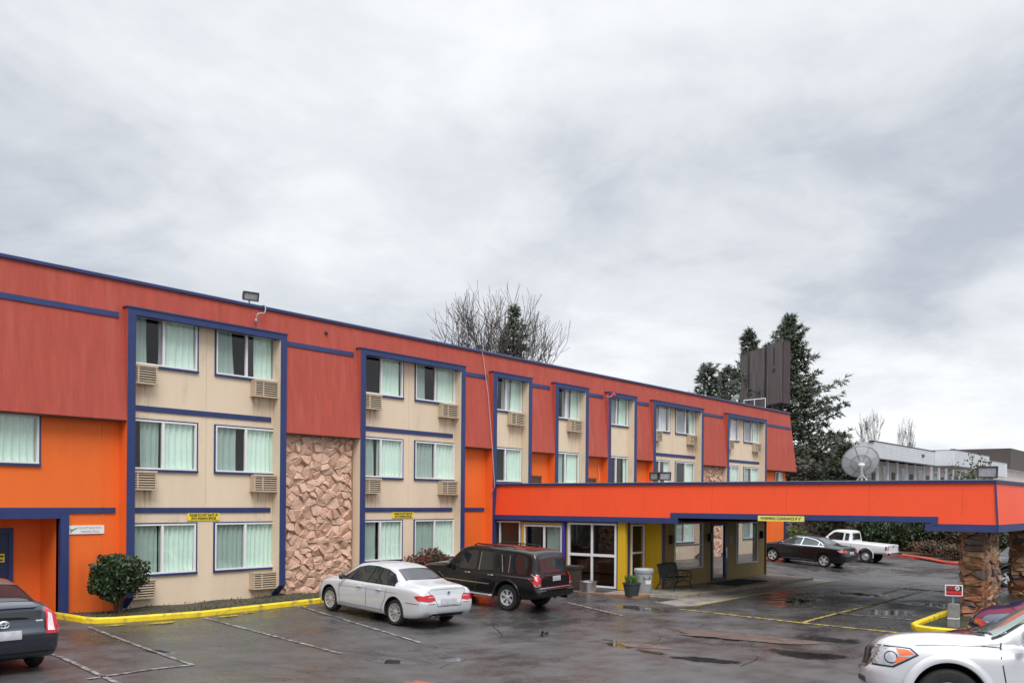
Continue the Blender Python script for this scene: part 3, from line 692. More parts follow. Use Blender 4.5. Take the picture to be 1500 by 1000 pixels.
w = MB(); wall(w, 28.5, 37.1, Z0, ZT, [(29.3, 31.42, .48, 2.13), (32.12, 33.42, Z0, 2.12), (34.25, 36.25, .46, 2.1)], Y=-6.63); w.build('entrance_wall', M['ochre'], lob)
ywin(29.3, 31.42, .48, 2.13, -6.63, (1.33,), t=.045); ywin(34.25, 36.25, .46, 2.1, -6.63, (), (34.42,), t=.045)
part('entrance_wall_trim', M['soffit'], lob, (28.56, 37.1, -6.66, -6.633, 2.16, 2.3), (37.02, 37.12, -6.67, -6.55, Z0, 2.16))
dr = MB(); t_ = .1
dr.box(32.12, 33.42, -6.67, -6.58, 2.0, 2.12); dr.box(32.12, 32.26, -6.668, -6.58, Z0, 2.0); dr.box(33.22, 33.42, -6.668, -6.58, Z0, 2.0); dr.box(32.26, 33.22, -6.66, -6.59, Z0, .02)
dr = dr.build('entrance_door', M['bluedoor'], lob); p = MB(); p.poly([(32.26, -6.63, .02), (33.22, -6.63, .02), (33.22, -6.63, 2.0), (32.26, -6.63, 2.0)]); p.build('pane', glass('clear_door_glass', (.9, .9, .9), 1.45), dr)
part('handle', M['chrome'], dr, (33.24, 33.28, -6.73, -6.67, .75, 1.15))
# far side of the lobby (X = 37.1) has a wide opening with clear glass, the light comes through it
w = MB(); xwall(w, 37.1, -6.6, .0, Z0, ZT, [(-6.1, -2.2, Z0+.02, 2.1)], dirn=-1); w.build('far_wall', M['ochre'], lob)
w = MB(); w.poly([(27.2, -6.5, -.1), (37.05, -6.5, -.1), (37.05, -.02, -.1), (27.2, -.02, -.1)]); w.build('floor', mat('lobby_floor', (.12, .09, .07), .3, var=.1), lob)
w = MB(); w.poly([(27.2, -6.6, 2.32), (37.05, -6.6, 2.32), (37.05, -.02, 2.32), (27.2, -.02, 2.32)]); w.build('ceiling', mat('lobby_ceiling', (.3, .28, .25), .8), lob)
part('inner_wall', mat('lobby_inner', (.17, .10, .07), .8), lob, (30.6, 30.7, -4.6, -.05, -.1, 2.3), (30.7, 36.9, -1.0, -.9, -.1, 2.3))
part('coping', M['galv'], lob, (37.1, 37.25, -6.5, 0, 2.3, 2.33))
for x, y in ((28.95, -6.63), (36.6, -6.63), (31.9, -6.63)):
    s = MB(); s.box(x-.07, x+.07, y-.14, y-.004, 1.42, 1.72); s.build('wall_lamp', M['black'], lob)
part('notice', M['greyink'], lob, (33.62, 33.95, -6.642, -6.634, 1.3, 1.65)); part('glass_sticker', M['cloud_white'], lob, (FX-.006, FX-.003, -2.05, -1.8, 1.0, 1.18))
# sofa seen through the storefront
so = empty('sofa', (28.2, -4.7, -.1), 'brown leather sofa inside behind the big lobby window', 'sofa')
lm = mat('brown_leather', (.085, .03, .018), .35, var=.2, vs=5)
def cushion(name, x0, x1, y0, y1, z0, z1):
    o = part(name, lm, so, (x0, x1, y0, y1, z0, z1)); bv = o.modifiers.new('b', 'BEVEL'); bv.width = .06; bv.segments = 3; return o
cushion('base', 27.6, 28.5, -5.6, -3.7, -.06, .35); cushion('backrest', 27.45, 27.72, -5.6, -3.7, .36, .82); cushion('armrest', 27.74, 28.5, -5.6, -5.38, .36, .6); cushion('armrest', 27.74, 28.5, -3.92, -3.7, .36, .6)
# brown kerb, platform with two steps, door mat
mk = MB()
mk.box(25.55, 27.06, -6.9, -1.9, -.5, -.13)
setting('walkway', mk, M['concrete'])
mk = MB(); mk.box(25.35, 25.548, -7.25, -1.9, -.5, -.09); mk.box(25.35, 26.2, -7.45, -7.252, -.5, -.092); setting('kerb', mk, M['sandstone'])
mk = MB()
mk.prism([(26.14, -6.92, -.099), (26.55, -8.35, -.099), (36.9, -8.75, -.099), (37.6, -6.2, -.099), (37.3, -.05, -.099), (27.12, -.05, -.099), (27.12, -6.0, -.099)], (0, 0, -.4))
mk.prism([(25.6, -7.46, -.205), (24.75, -9.2, -.205), (25.3, -9.62, -.205), (37.3, -9.55, -.205), (37.9, -8.1, -.205), (36.95, -8.1, -.205), (26.14, -6.95, -.205)], (0, 0, -.4))
setting('pavement', mk, M['concrete'])
mk = MB()
def edge(a, b, z, w=.06):
    a = Vector(a); b = Vector(b); d = (b-a).normalized(); s = Vector((-d.y, d.x))*w
    mk.prism([(a.x, a.y, z), (b.x, b.y, z), (b.x+s.x, b.y+s.y, z), (a.x+s.x, a.y+s.y, z)], (0, 0, .004))
edge((26.56, -8.34), (36.88, -8.74), -.098, .07); edge((26.15, -6.95), (26.3, -7.4), -.098); edge((25.32, -9.60), (37.28, -9.54), -.204, .07); edge((25.6, -7.5), (25.2, -8.3), -.204)
setting('yellow_step_edge', mk, worn('worn_yellow_edge', (.62, .47, .05), .6, .5))
e = tag(part('door_mat', mat('mat_black', (.015, .013, .012), .9, bump=.5, bs=80), None, (31.1, 33.9, -8.15, -7.0, -.097, -.08)), 'black rubber mat on the platform in front of the lobby door', 'door mat')
# kerb island at the foot of the pillar
mk = MB(); kerb(mk, [(30.2, -15.95), (24.5, -16.1), (24.15, -16.25), (24.02, -16.6), (24.02, -17.4), (23.7, -19.5)][::-1], .16, .14, step=.25)
setting('island_kerb', mk, M['yellow'])
mk = MB(); ids = []
for x in [24.2+.5*k for k in range(30)]:
    ids.append(mk.vs([(x, y, ground(x, y)+.08) for y in (-16.15, -16.6, -17.2, -18.5, -19.6)]))
for a, b in zip(ids, ids[1:]):
    for j in range(4): mk.face((a+j, a+j+1, b+j+1, b+j))
setting('island_ground', mk, leafmat('island_grass', (.035, .042, .02)))

# ================================================================ objects by the entrance
e = empty('litter_bin', (26.62, -6.98, -.1), 'grey plastic bin with lid and white sticker beside the yellow wall', 'bin')
gp = mat('grey_plastic', (.36, .38, .40), .4, var=.05, vs=3)
b = MB(); b.lathe([(.235, 0), (.25, .02), (.285, .62), (.3, .63), (.3, .68), (.285, .68)], 32, (26.62, -6.98, -.1)); b.build('body', gp, e, smooth=True)
b = MB(); b.lathe([(.315, .66), (.325, .69), (.325, .76), (.29, .80), (.12, .815), (.0001, .82)], 32, (26.62, -6.98, -.1)); b.build('lid', gp, e, smooth=True)
b = MB(); b.tube([(26.36, -7.12, .44), (26.32, -7.2, .36), (26.4, -7.3, .35), (26.5, -7.28, .44)], .014, 6); b.build('handle', M['black'], e)
b = MB()
for k in range(6):
    a0, a1 = R(222+k*7), R(229+k*7); b.poly([(26.62+.283*cos(a), -6.98+.283*sin(a), z) for a, z in ((a0, .20), (a1, .20), (a1, .33), (a0, .33))])
b.build('sticker', M['cloud_white'], e)
e = empty('trash_bin', (26.0, -4.55, -.13), 'tall dark brown wheeled bin behind the black vehicle by the window', 'bin')
bm_ = mat('brown_plastic', (.055, .042, .04), .45)
b = MB(); q = [(25.78, -4.8), (26.22, -4.8), (26.22, -4.32), (25.78, -4.32)]; i = b.vs([(x*.9+26*.1, y*.9-4.56*.1, -.08) for x, y in q]); b.vs([(x, y, .64) for x, y in q])
b.face([i, i+1, i+2, i+3]); [b.face((i+k, i+(k+1) % 4, i+4+(k+1) % 4, i+4+k)) for k in range(4)]; b.box(25.75, 26.25, -4.83, -4.29, .60, .642); b.build('body', bm_, e)
part('lid', bm_, e, (25.74, 26.28, -4.84, -4.28, .645, .70)); 
for yy in (-4.8, -4.36): q = MB(); q.lathe([(.07, -.03), (.07, .03)], 14, (26.15, yy, -.06), 'y'); q.build('wheel', M['rubber'], e)
e = MB(); c = (25.62, -5.45, -.125)
e.lathe([(.24, 0), (.27, .02), (.285, .36), (.30, .37), (.29, .38), (.27, .37), (.255, .05), (.0001, .04)], 36, c)
tag(e.build('steel_pot', M['steel'], None, smooth=True), 'large shiny stainless steel pot on the kerb below the storefront', 'pot')
e = empty('plant_pot', (25.5, -7.2, -.1), 'dark round plant pot with spiky green leaves beside the mustard column', 'plant pot')
c = (25.5, -7.2, -.1)
b = MB(); b.lathe([(.19, 0), (.21, .01), (.275, .36), (.295, .37), (.295, .41), (.26, .41), (.25, .34), (.0001, .33)], 28, c); b.build('pot', mat('pot_dark', (.035, .045, .05), .5), e, smooth=True)
b = MB(); rg = random.Random(4)
for k in range(70):
    a = rg.uniform(0, 2*pi); r0 = rg.uniform(0, .12); h = rg.uniform(.16, .36); l = rg.uniform(.02, .2); x, y = c[0]+r0*cos(a), c[1]+r0*sin(a); s = .022
    m1 = (x+l*.4*cos(a), y+l*.4*sin(a), .24+h*.6); b.poly([(x-s*sin(a), y+s*cos(a), .22), (x+s*sin(a), y-s*cos(a), .22), (m1[0]+s*sin(a), m1[1]-s*cos(a), m1[2]), (x+l*cos(a), y+l*sin(a), .24+h), (m1[0]-s*sin(a), m1[1]+s*cos(a), m1[2])])
b.build('leaves', leafmat('pot_leaves', (.09, .16, .03)), e)
# bench
e = empty('garden_bench', (28.5, -7.1, -.1), 'dark cast iron garden bench against the ochre wall', 'bench')
im = mat('cast_iron', (.02, .024, .024), .5)
b = MB(); b.prism([(27.85, -6.92, .32), (27.80, -6.80, .74), (29.10, -6.80, .74), (29.05, -6.92, .32)], (0, .02, .005))
for k in range(11): b.tube([(27.86+k*.118, -6.915, .3), (27.84+k*.121, -6.79, .75)], .012, 4)
b.tube([(27.8, -6.79, .75), (28.2, -6.79, .775), (28.7, -6.79, .775), (29.1, -6.79, .75)], .022, 6); b.build('backrest', im, e)
b = MB(); [b.box(27.85, 29.05, -7.38+k*.075, -7.32+k*.075, .285, .31) for k in range(7)]; b.build('seat', im, e)
for x in (27.83, 29.07):
    b = MB(); b.tube([(x, -7.45, -.1), (x, -7.36, .12), (x, -7.42, .3), (x, -7.40, .48), (x, -7.1, .53), (x, -6.84, .5)], .022, 6); b.tube([(x, -6.72, -.1), (x, -6.9, .15), (x, -6.9, .35), (x, -6.8, .75)], .022, 6)
    b.tube([(x, -7.36, .1), (x, -7.15, .2), (x, -6.92, .1)], .016, 5); b.tube([(x, -7.38, .3), (x, -6.9, .3)], .02, 5); b.tube([(x, -7.25, .32), (x, -7.3, .42), (x, -7.15, .47), (x, -7.05, .4), (x, -7.15, .35)], .012, 5); b.build('leg', im, e)
# floodlights
def flood(name, c, rz, tilt, w, label, box_d=.2, h=.26):
    e = empty(name, c, label, 'floodlight', rz=rz)
    b = MB(); W2 = w/2
    def T(p): x, y, z = p; return (x, y*cos(tilt)-z*sin(tilt), y*sin(tilt)+z*cos(tilt)+.24)
    F = [(-W2, -.06, -h/2), (W2, -.06, -h/2), (W2, -.06, h/2), (-W2, -.06, h/2)]; K = [(-W2*.7, box_d, -h*.28), (W2*.7, box_d, -h*.28), (W2*.7, box_d, h*.28), (-W2*.7, box_d, h*.28)]
    i = b.vs([T(p) for p in F+K]); b.face((i+4, i+5, i+6, i+7)); [b.face((i+k, i+(k+1) % 4, i+4+(k+1) % 4, i+4+k)) for k in range(4)]
    fr = .03
    for q in (((-W2-.01, -W2+fr), (-h/2-.01, h/2+.01)), ((W2-fr, W2+.01), (-h/2-.01, h/2+.01)), ((-W2+fr, W2-fr), (-h/2-.01, -h/2+fr)), ((-W2+fr, W2-fr), (h/2-fr, h/2+.01))):
        (a0, a1), (c0, c1) = q; i = b.vs([T((x, y, z)) for y in (-.09, -.058) for x, z in ((a0, c0), (a1, c0), (a1, c1), (a0, c1))])
        for f4 in ((0, 1, 2, 3), (4, 5, 6, 7), (0, 1, 5, 4), (1, 2, 6, 5), (2, 3, 7, 6), (3, 0, 4, 7)): b.face([i+k for k in f4])
    b.build('housing', mat('flood_bronze', (.05, .045, .04), .4), e, local=True)
    b = MB(); b.poly([T(p) for p in ((-W2+fr, -.07, -h/2+fr), (W2-fr, -.07, -h/2+fr), (W2-fr, -.07, h/2-fr), (-W2+fr, -.07, h/2-fr))]); b.build('lens', mat('flood_lens', (.30, .30, .32), .15, var=.3, vs=14), e, local=True)
    b = MB(); b.tube([(0, .05, 0), (0, .05, .16)], .025, 6); b.box(-W2*.5, W2*.5, -.02, .12, -.02, .015); b.build('bracket', M['galv'], e, local=True); return e
fl = flood('floodlight', (16.35, .16, 8.50), R(-14), R(12), .46, 'bronze floodlight on the motel roof edge above the first window bay', h=.24)
b = MB(); b.tube([(.3, -.2, -.02), (.32, -.36, -.05), (.32, -.38, -.18), (.28, -.38, -.28), (.12, -.38, -.30), (.06, -.38, -.36), (.04, -.36, -.5)], .018, 6); b.lathe([(.03, 0), (.045, .03), (.045, .06), (.02, .09)], 10, (.04, -.36, -.56)); b.build('conduit', M['galv'], fl, local=True)
flood('floodlight', (27.25, -7.35, 3.50), R(-38), R(8), .40, 'bronze floodlight on the canopy edge facing the parking lot, left of two', h=.26)
e = flood('floodlight', (27.25, -7.02, 3.50), R(-95), R(8), .34, 'floodlight on the canopy edge turned sideways beside its twin', h=.26)
flood('floodlight', (27.3, -17.05, 3.50), R(-62), R(6), .50, 'dark framed floodlight on the outer corner of the canopy', h=.30)
# small fixtures on the facade
e = empty('alarm_light', (34.8, -.42, 7.5), 'small red alarm light on the blue frame of the middle window bay', 'alarm light')
b = MB(); b.tube([(34.5, -.38, 7.50), (34.5, -.52, 7.46), (34.62, -.55, 7.50), (34.75, -.5, 7.56)], .02, 6); b.build('arm', M['galv'], e)
b = MB(); b.lathe([(.0001, -.1), (.08, -.08), (.1, 0), (.08, .1), (.0001, .13)], 12, (34.86, -.48, 7.58), 'x'); b.build('lamp_shade', mat('red_lamp', (.5, .03, .08), .3), e, smooth=True)
b = MB(); b.lathe([(.0001, -.05), (.05, -.03), (.06, .02), (.03, .06)], 10, (18.95, -.13, 8.02)); b.tube([(18.95, -.08, 8.06), (18.95, -.13, 8.09)], .02, 5)
tag(b.build('camera', M['dark'], None), 'tiny dark camera dome on the red parapet between the first two bays', 'camera')
b = MB()
pts = [(26.35, -.12, 8.48), (26.42, -.16, 8.2), (26.55, -.30, 6.8), (26.66, -.44, 4.7), (26.72, -.5, 3.4), (26.85, .1, 2.6), (26.9, .05, 1.2), (26.86, -.02, -.02)]
b.tube(pts, .013, 5); tag(b.build('cable', mat('pale_cable', (.55, .38, .36), .6), None), 'loose pale cable hanging down the facade to the left end of the canopy', 'cable')
b = MB(); b.tube([(34.36, -.02, 4.6), (34.42, -.1, 4.0), (34.36, -.06, 3.5)], .012, 5); tag(b.build('cable', mat('pale_cable', (.55, .38, .36), .6), None), 'short cable end dangling on the orange wall left of the middle bay', 'cable')
# satellite dish on the canopy roof
def dish(name, c, Rr, az, el, mast, label, spokes=8):
    e = empty(name, c, label, 'satellite dish')
    b = MB(); b.tube([(0, 0, 0), (0, 0, mast)], .055*Rr/.66, 10)
    for a in (25, 145, 265): b.tube([(.55*Rr*cos(R(a)), .55*Rr*sin(R(a)), 0), (0, 0, mast*.62)], .02*Rr/.66, 5)
    b.build('mast', M['galv'], e, local=True)
    n = Vector((cos(az)*cos(el), sin(az)*cos(el), sin(el))); u = Vector((-sin(az), cos(az), 0)); v = n.cross(u)
    C = Vector((0, 0, mast+.05))-n*(-.12*Rr)+n*.05
    def P(r, a): return C+u*(r*cos(a))+v*(r*sin(a))+n*(.28*r*r/Rr)
    b = MB(); K, S = 6, 32; ids = []
    for off in (0, .012):
        for k in range(K+1): ids.append(b.vs([P(Rr*max(k/K, .01), 2*pi*j/S)+n*off for j in range(S)]))
    for q in range(2):
        for k in range(K):
            a_, b_ = ids[q*(K+1)+k], ids[q*(K+1)+k+1]
            for j in range(S): b.face((a_+j, a_+(j+1) % S, b_+(j+1) % S, b_+j))
    for j in range(S): b.face((ids[K]+j, ids[K]+(j+1) % S, ids[2*K+1]+(j+1) % S, ids[2*K+1]+j))
    b.build('reflector', mat('dish_mesh', (.6, .61, .63), .5, .3, var=.1, vs=5), e, local=True, smooth=True)
    b = MB()
    for k in range(spokes):
        a = 2*pi*(k+.5)/spokes; b.tube([P(Rr*t, a)-n*.02 for t in (.12, .5, 1.)], .014*Rr/.66, 4)
    b.tube([P(Rr*.55, 2*pi*j/24)-n*.02 for j in range(25)], .012*Rr/.66, 4); b.tube([P(Rr*1., 2*pi*j/36) for j in range(37)], .02*Rr/.66, 5)
    b.build('ribs', mat('dish_rib', (.34, .34, .35), .5, .3), e, local=True)
    b = MB(); h = P(0, 0)-n*.07; b.lathe([(.17*Rr, -.05), (.2*Rr, 0), (.17*Rr, .05)], 14, tuple(h)); b.tube([h, h-n*.12], .1*Rr, 8); b.build('hub', M['white'], e, local=True)
    b = MB(); q = C+n*(Rr*.9); [b.tube([P(Rr*.9, a), q], .012, 4) for a in (R(90), R(210), R(330))]; b.tube([q, q+n*.12], .05, 8); b.build('feed_arm', M['galv'], e, local=True)
    return e
dish('satellite_dish', (34.1, -11.55, 3.52), .64, R(28), R(30), .68, 'large grey ribbed satellite dish seen from behind on the canopy roof')
dish('satellite_dish', (51.8, 1.6, 8.2), .34, R(80), R(40), .72, 'small satellite dish behind the motel parapet near the brown sign', 6)

# ================================================================ light and camera
w = bpy.data.worlds.new('World'); scene.world = w; w.use_nodes = True; nt = w.node_tree; N = nt.nodes; L = nt.links
SUN_EL, SUN_AZ = R(53), R(-128)      # direction towards the sun, azimuth measured from +X
sky = N.new('ShaderNodeTexSky'); sky.sky_type = 'NISHITA'; sky.sun_disc = False; sky.sun_elevation = SUN_EL; sky.sun_rotation = R(90)-SUN_AZ
tc = N.new('ShaderNodeTexCoord'); sp = N.new('ShaderNodeSeparateXYZ'); L.new(tc.outputs['Generated'], sp.inputs[0])
def m_(op, a, b=None, v=None, cl=False):
    q = N.new('ShaderNodeMath'); q.operation = op; q.use_clamp = cl
    L.new(a, q.inputs[0]) if not isinstance(a, (int, float)) else setattr(q.inputs[0], 'default_value', a)
    if b is not None: L.new(b, q.inputs[1])
    if v is not None: q.inputs[1].default_value = v
    return q.outputs[0]
zc = m_('MAXIMUM', sp.outputs[2], v=0.0); zz = m_('ADD', zc, v=.24)
cb = N.new('ShaderNodeCombineXYZ'); L.new(m_('DIVIDE', sp.outputs[0], zz), cb.inputs[0]); L.new(m_('DIVIDE', sp.outputs[1], zz), cb.inputs[1])
def nz(scale, det, st, rot, loc, ro=.55, dist=0.):
    mp = N.new('ShaderNodeMapping'); mp.inputs['Scale'].default_value = st; mp.inputs['Rotation'].default_value = (0, 0, rot); mp.inputs['Location'].default_value = loc; L.new(cb.outputs[0], mp.inputs[0])
    n = N.new('ShaderNodeTexNoise'); n.inputs['Scale'].default_value = scale; n.inputs['Detail'].default_value = det; n.inputs['Roughness'].default_value = ro; n.inputs['Distortion'].default_value = dist
    L.new(mp.outputs[0], n.inputs['Vector']); return n.outputs['Fac']
def mr(s, a, b, c, d):
    r = N.new('ShaderNodeMapRange'); r.interpolation_type = 'SMOOTHSTEP'; r.inputs[1].default_value = a; r.inputs[2].default_value = b; r.inputs[3].default_value = c; r.inputs[4].default_value = d; L.new(s, r.inputs[0]); return r.outputs[0]
n1 = nz(.62, 7, (1, 1, 1), R(20), (3.1, 1.7, 0), .52, .25); n2 = nz(1.9, 8, (1, 1, 1), R(-15), (7, 2, 0), .56, .3); n3 = nz(.3, 3, (1, 1, 1), 0, (1, 9, 0))
n4 = nz(5.2, 9, (1, 1, 1), R(40), (2, 5, 0), .6, .5); v = m_('ADD', m_('ADD', mr(n1, .38, .62, 0, .52), mr(n2, .34, .66, 0, .34)), mr(n4, .3, .7, 0, .12)); 
ramp = N.new('ShaderNodeValToRGB'); cr = ramp.color_ramp; cr.elements[0].position = .08; cr.elements[0].color = (.46, .495, .56, 1); cr.elements[1].position = .9; cr.elements[1].color = (.88, .895, .915, 1)
e1 = cr.elements.new(.42); e1.color = (.66, .685, .725, 1); e2 = cr.elements.new(.62); e2.color = (.75, .77, .80, 1)
L.new(v, ramp.inputs[0])
# brighter towards the horizon band and towards the zenith (overcast sky)
zen = mr(sp.outputs[2], .55, .95, 1.0, 3.0); hor = mr(sp.outputs[2], .0, .16, 1.12, 1.0)
sc_ = N.new('ShaderNodeVectorMath'); sc_.operation = 'SCALE'; L.new(ramp.outputs[0], sc_.inputs[0]); L.new(m_('MULTIPLY', m_('MULTIPLY', zen, hor), v=7.6), sc_.inputs['Scale'])
mx = N.new('ShaderNodeMix'); mx.data_type = 'RGBA'; mx.inputs[0].default_value = .96; L.new(sky.outputs[0], mx.inputs[6]); L.new(sc_.outputs[0], mx.inputs[7])
bg = N['Background']; L.new(mx.outputs[2], bg.inputs[0]); bg.inputs[1].default_value = .1
sd = bpy.data.lights.new('sun', 'SUN'); sd.energy = 1.5; sd.angle = R(30); sd.color = (1, .97, .93); so_ = bpy.data.objects.new('sun', sd); col.objects.link(so_)
dv = Vector((cos(SUN_EL)*cos(SUN_AZ), cos(SUN_EL)*sin(SUN_AZ), sin(SUN_EL))); so_.rotation_euler = dv.to_track_quat('Z', 'Y').to_euler(); so_.location = (0, -40, 40)
cd = bpy.data.cameras.new('camera'); cam = bpy.data.objects.new('camera', cd); col.objects.link(cam); scene.camera = cam
cd.sensor_width = 36; cd.lens = 1366.3/1500*36; cd.clip_end = 3000; cd.clip_start = .1
cd.shift_x = 0; cd.shift_y = (734.55-500)/1500
TH = math.atan((1842.4-750)/1366.3); fw = Vector((cos(TH), sin(TH), 0)); rt = Vector((sin(TH), -cos(TH), 0)); up = Vector((0, 0, 1)); ro = .00775
r2 = (rt*cos(ro)+up*sin(ro)); u2 = (up*cos(ro)-rt*sin(ro))
mw = Matrix((r2, u2, -fw)).transposed().to_4x4(); mw.translation = Vector((0, -22.7, 2.846)); cam.matrix_world = mw
scene.view_settings.view_transform = 'Standard'; scene.view_settings.look = 'None'; scene.view_settings.exposure = .6; scene.view_settings.gamma = 1
scene.render.resolution_x = 1024; scene.render.resolution_y = 682
# ================================================================ vehicles
def pchip(keys):
    xs = [k[0] for k in keys]; ys = [k[1] for k in keys]; n = len(xs); h = [xs[i+1]-xs[i] for i in range(n-1)]; d = [(ys[i+1]-ys[i])/h[i] for i in range(n-1)]
    m = [0]*n
    for i in range(1, n-1):
        if d[i-1]*d[i] > 0: w1, w2 = 2*h[i]+h[i-1], h[i]+2*h[i-1]; m[i] = (w1+w2)/(w1/d[i-1]+w2/d[i])
    m[0] = d[0]; m[-1] = d[-1]
    def f(x):
        if x <= xs[0]: return ys[0]
        if x >= xs[-1]: return ys[-1]
        i = 0
        while x > xs[i+1]: i += 1
        t = (x-xs[i])/h[i]; a, b = ys[i], ys[i+1]
        return (2*t**3-3*t**2+1)*a+(t**3-2*t**2+t)*h[i]*m[i]+(-2*t**3+3*t**2)*b+(t**3-t**2)*h[i]*m[i+1]
    return f
def catmull(P, n):
    out = []
    for i in range(len(P)-1):
        p0 = P[max(i-1, 0)]; p1 = P[i]; p2 = P[i+1]; p3 = P[min(i+2, len(P)-1)]
        l = math.dist(p1, p2)
        for k in range(n):
            t = k/n
            a0 = math.dist(p0, p1) or l; a2 = math.dist(p2, p3) or l
            q = []
            for c in (0, 1):
                m1 = (p2[c]-p0[c])/(a0+l+1e-9)*l*.9; m2 = (p3[c]-p1[c])/(a2+l+1e-9)*l*.9
                q.append((2*t**3-3*t**2+1)*p1[c]+(t**3-2*t**2+t)*m1+(-2*t**3+3*t**2)*p2[c]+(t**3-t**2)*m2)
            out.append(tuple(q))
    out.append(P[-1]); return out
GL = mat('car_glass', (.012, .016, .017), .03, spec=.7); GL2 = mat('car_glass_light', (.05, .065, .065), .03, spec=.7)
TRIM = mat('car_trim', (.012, .012, .013), .35); LRED = mat('tail_lens_red', (.50, .006, .012), .12, coat=.6); LCLR = mat('lamp_clear', (.42, .43, .45), .1, .5, var=.15, vs=9, coat=1)
LAMB = mat('lamp_amber', (.70, .12, .015), .15, coat=.6); PLATE = mat('licence_plate', (.42, .42, .46), .4, var=.2, vs=6); WELL = mat('wheel_well', (.008, .008, .008), .9)
GAP = mat('panel_gap', (.02, .02, .02), .7)
def clip_poly(P, a, b, c):   # keep a*x+b*y<=c
    Q = []
    for k in range(len(P)):
        p, q = P[k], P[(k+1) % len(P)]; fp, fq = a*p[0]+b*p[1]-c, a*q[0]+b*q[1]-c
        if fp <= 0: Q.append(p)
        if fp*fq < 0: t = fp/(fp-fq); Q.append((p[0]+(q[0]-p[0])*t, p[1]+(q[1]-p[1])*t))
    return Q
class Car:
    def __init__(s, name, spec, paint, label, cat, group=None):
        s.sp = spec; s.root = empty(name, (0, 0, 0), label, cat, group); s.ox = (spec['ra']+spec['fa'])/2; s.paint = paint; s.L = spec['L']
        s.body(paint)
    def body(s, paint):
        sp = s.sp; L = sp['L']; ft, fw_, fW, fb, fz = (pchip(sp[k]) for k in ('zt', 'wr', 'W', 'belt', 'zb'))
        xs = [0, .012, .035, .07, .12, .19]; x = .27
        while x < L-.22: xs.append(x); x += .075
        xs += [L-.19, L-.12, L-.07, L-.035, L-.012, L]
        mb = MB(); rings = []
        dzr = sp.get('round', .07)
        for x in xs:
            zt, wr, W, be, zb = ft(x), fw_(x), fW(x), fb(x), fz(x); be = min(be, zt-.03); wr = min(wr, W-.06)
            h = zt-be; dz = min(dzr, .5*h); sh = sp.get('shoulder', .05)
            lo = zb+.16 if zb+.16 < be-.2 else zb+(be-zb)*.3
            P_ = [(0, zb), (W-.2, zb), (W-.06, zb+.015), (W-.018, zb+.07), (W-.004, lo), (W, lo+(be-lo)*.42), (W-.006, be-.16 if be-.16 > lo+(be-lo)*.5 else lo+(be-lo)*.7), (W-sh*.4, be-.04), (W-sh, be)]
            if h > .25:
                k = sp.get('tuck', .05); P_ += [(W-sh-.02-(W-sh-wr)*.12, be+h*.15), (wr+(W-sh-wr)*.35, be+(h-dz)*.6), (wr, zt-dz), (wr-.05, zt-dz*.35), (wr*.8, zt-.012), (wr*.45, zt+.004), (0, zt+.012)]
            else:
                P_ += [(W-sh-(W-sh-wr)*.25, be+(h-dz)*.5), (W-sh-(W-sh-wr)*.6, be+(h-dz)*.85), (wr, zt-dz), (wr-.06, zt-dz*.35), (wr*.8, zt-.008), (wr*.45, zt+.006), (0, zt+.012)]
            half = catmull(P_, 3)
            def warp(x, z):
                for keys, end in ((sp.get('rear_lean'), 0), (sp.get('front_lean'), 1)):
                    if keys:
                        d = x if end == 0 else L-x
                        wt = max(0, 1-d/.55)**1.5; x += pchip(keys)(z)*wt
                return x
            ring = [(warp(x, z)-s.ox, y, z) for y, z in half]+[(warp(x, z)-s.ox, -y, z) for y, z in half[-2:0:-1]]
            rings.append(mb.vs(ring)); n = len(ring)
        for a, b in zip(rings, rings[1:]):
            for j in range(n): mb.face((a+j, a+(j+1) % n, b+(j+1) % n, b+j))
        H = len(half)
        for r0 in (rings[0], rings[-1]):       # end caps as strips between left and right
            for j in range(H-1):
                a, b = r0+j, r0+j+1; c, d = r0+(n-j-1) % n, r0+(n-j) % n
                if j == 0: mb.face((r0, r0+1, r0+n-1))
                elif j == H-2: mb.face((a, b, c))
                else: mb.face((a, b, c, d))
        s.bo = mb.build('body', [paint, WELL], s.root, local=True)
        bm = bmesh.new(); bm.from_mesh(s.bo.data); s.bvh = BVHTree.FromBMesh(bm); bm.free()
        cut = MB(); Ra = sp['Ra']; Wm = max(k[1] for k in sp['W'])
        for xa in (sp['ra'], sp['fa']):
            for sg in (1, -1): cut.lathe([(Ra, Wm-.34), (Ra, Wm+.1)] if sg > 0 else [(Ra, -Wm-.1), (Ra, -Wm+.34)], 40, (xa-s.ox, 0, sp['Rw']+sp.get('lift', .03)), 'y')
        for q in sp.get('cut', []): cut.box(q[0]-s.ox, q[1]-s.ox, *q[2:])
        co = cut.build('cutter', [WELL], None); me0 = s.bo.data
        md = s.bo.modifiers.new('b', 'BOOLEAN'); md.operation = 'DIFFERENCE'; md.object = co; md.solver = 'EXACT'
        dg = bpy.context.evaluated_depsgraph_get(); dg.update(); me = bpy.data.meshes.new_from_object(s.bo.evaluated_get(dg))
        s.bo.modifiers.clear(); s.bo.data = me; bpy.data.objects.remove(co)
        me.materials.clear(); me.materials.append(paint); me.materials.append(WELL)
        zc = sp['Rw']+sp.get('lift', .03)
        for p in me.polygons:
            c = p.center; ins = any(math.hypot(c.x-(xa-s.ox), c.z-zc) < Ra*1.005 and abs(c.y) > Wm-.36 for xa in (sp['ra'], sp['fa']))
            inb = any(q[0]-s.ox-.002 < c.x < q[1]-s.ox+.002 and abs(c.y) < q[3]+.002 and c.z > q[4]-.002 and c.z < ft(c.x+s.ox)-.06 for q in sp.get('cut', []))
            p.material_index = 1 if (ins or c.z < fz(c.x+s.ox)+.005) else 0
            p.use_smooth = True
        me.set_sharp_from_angle(angle=R(38)); me.update()
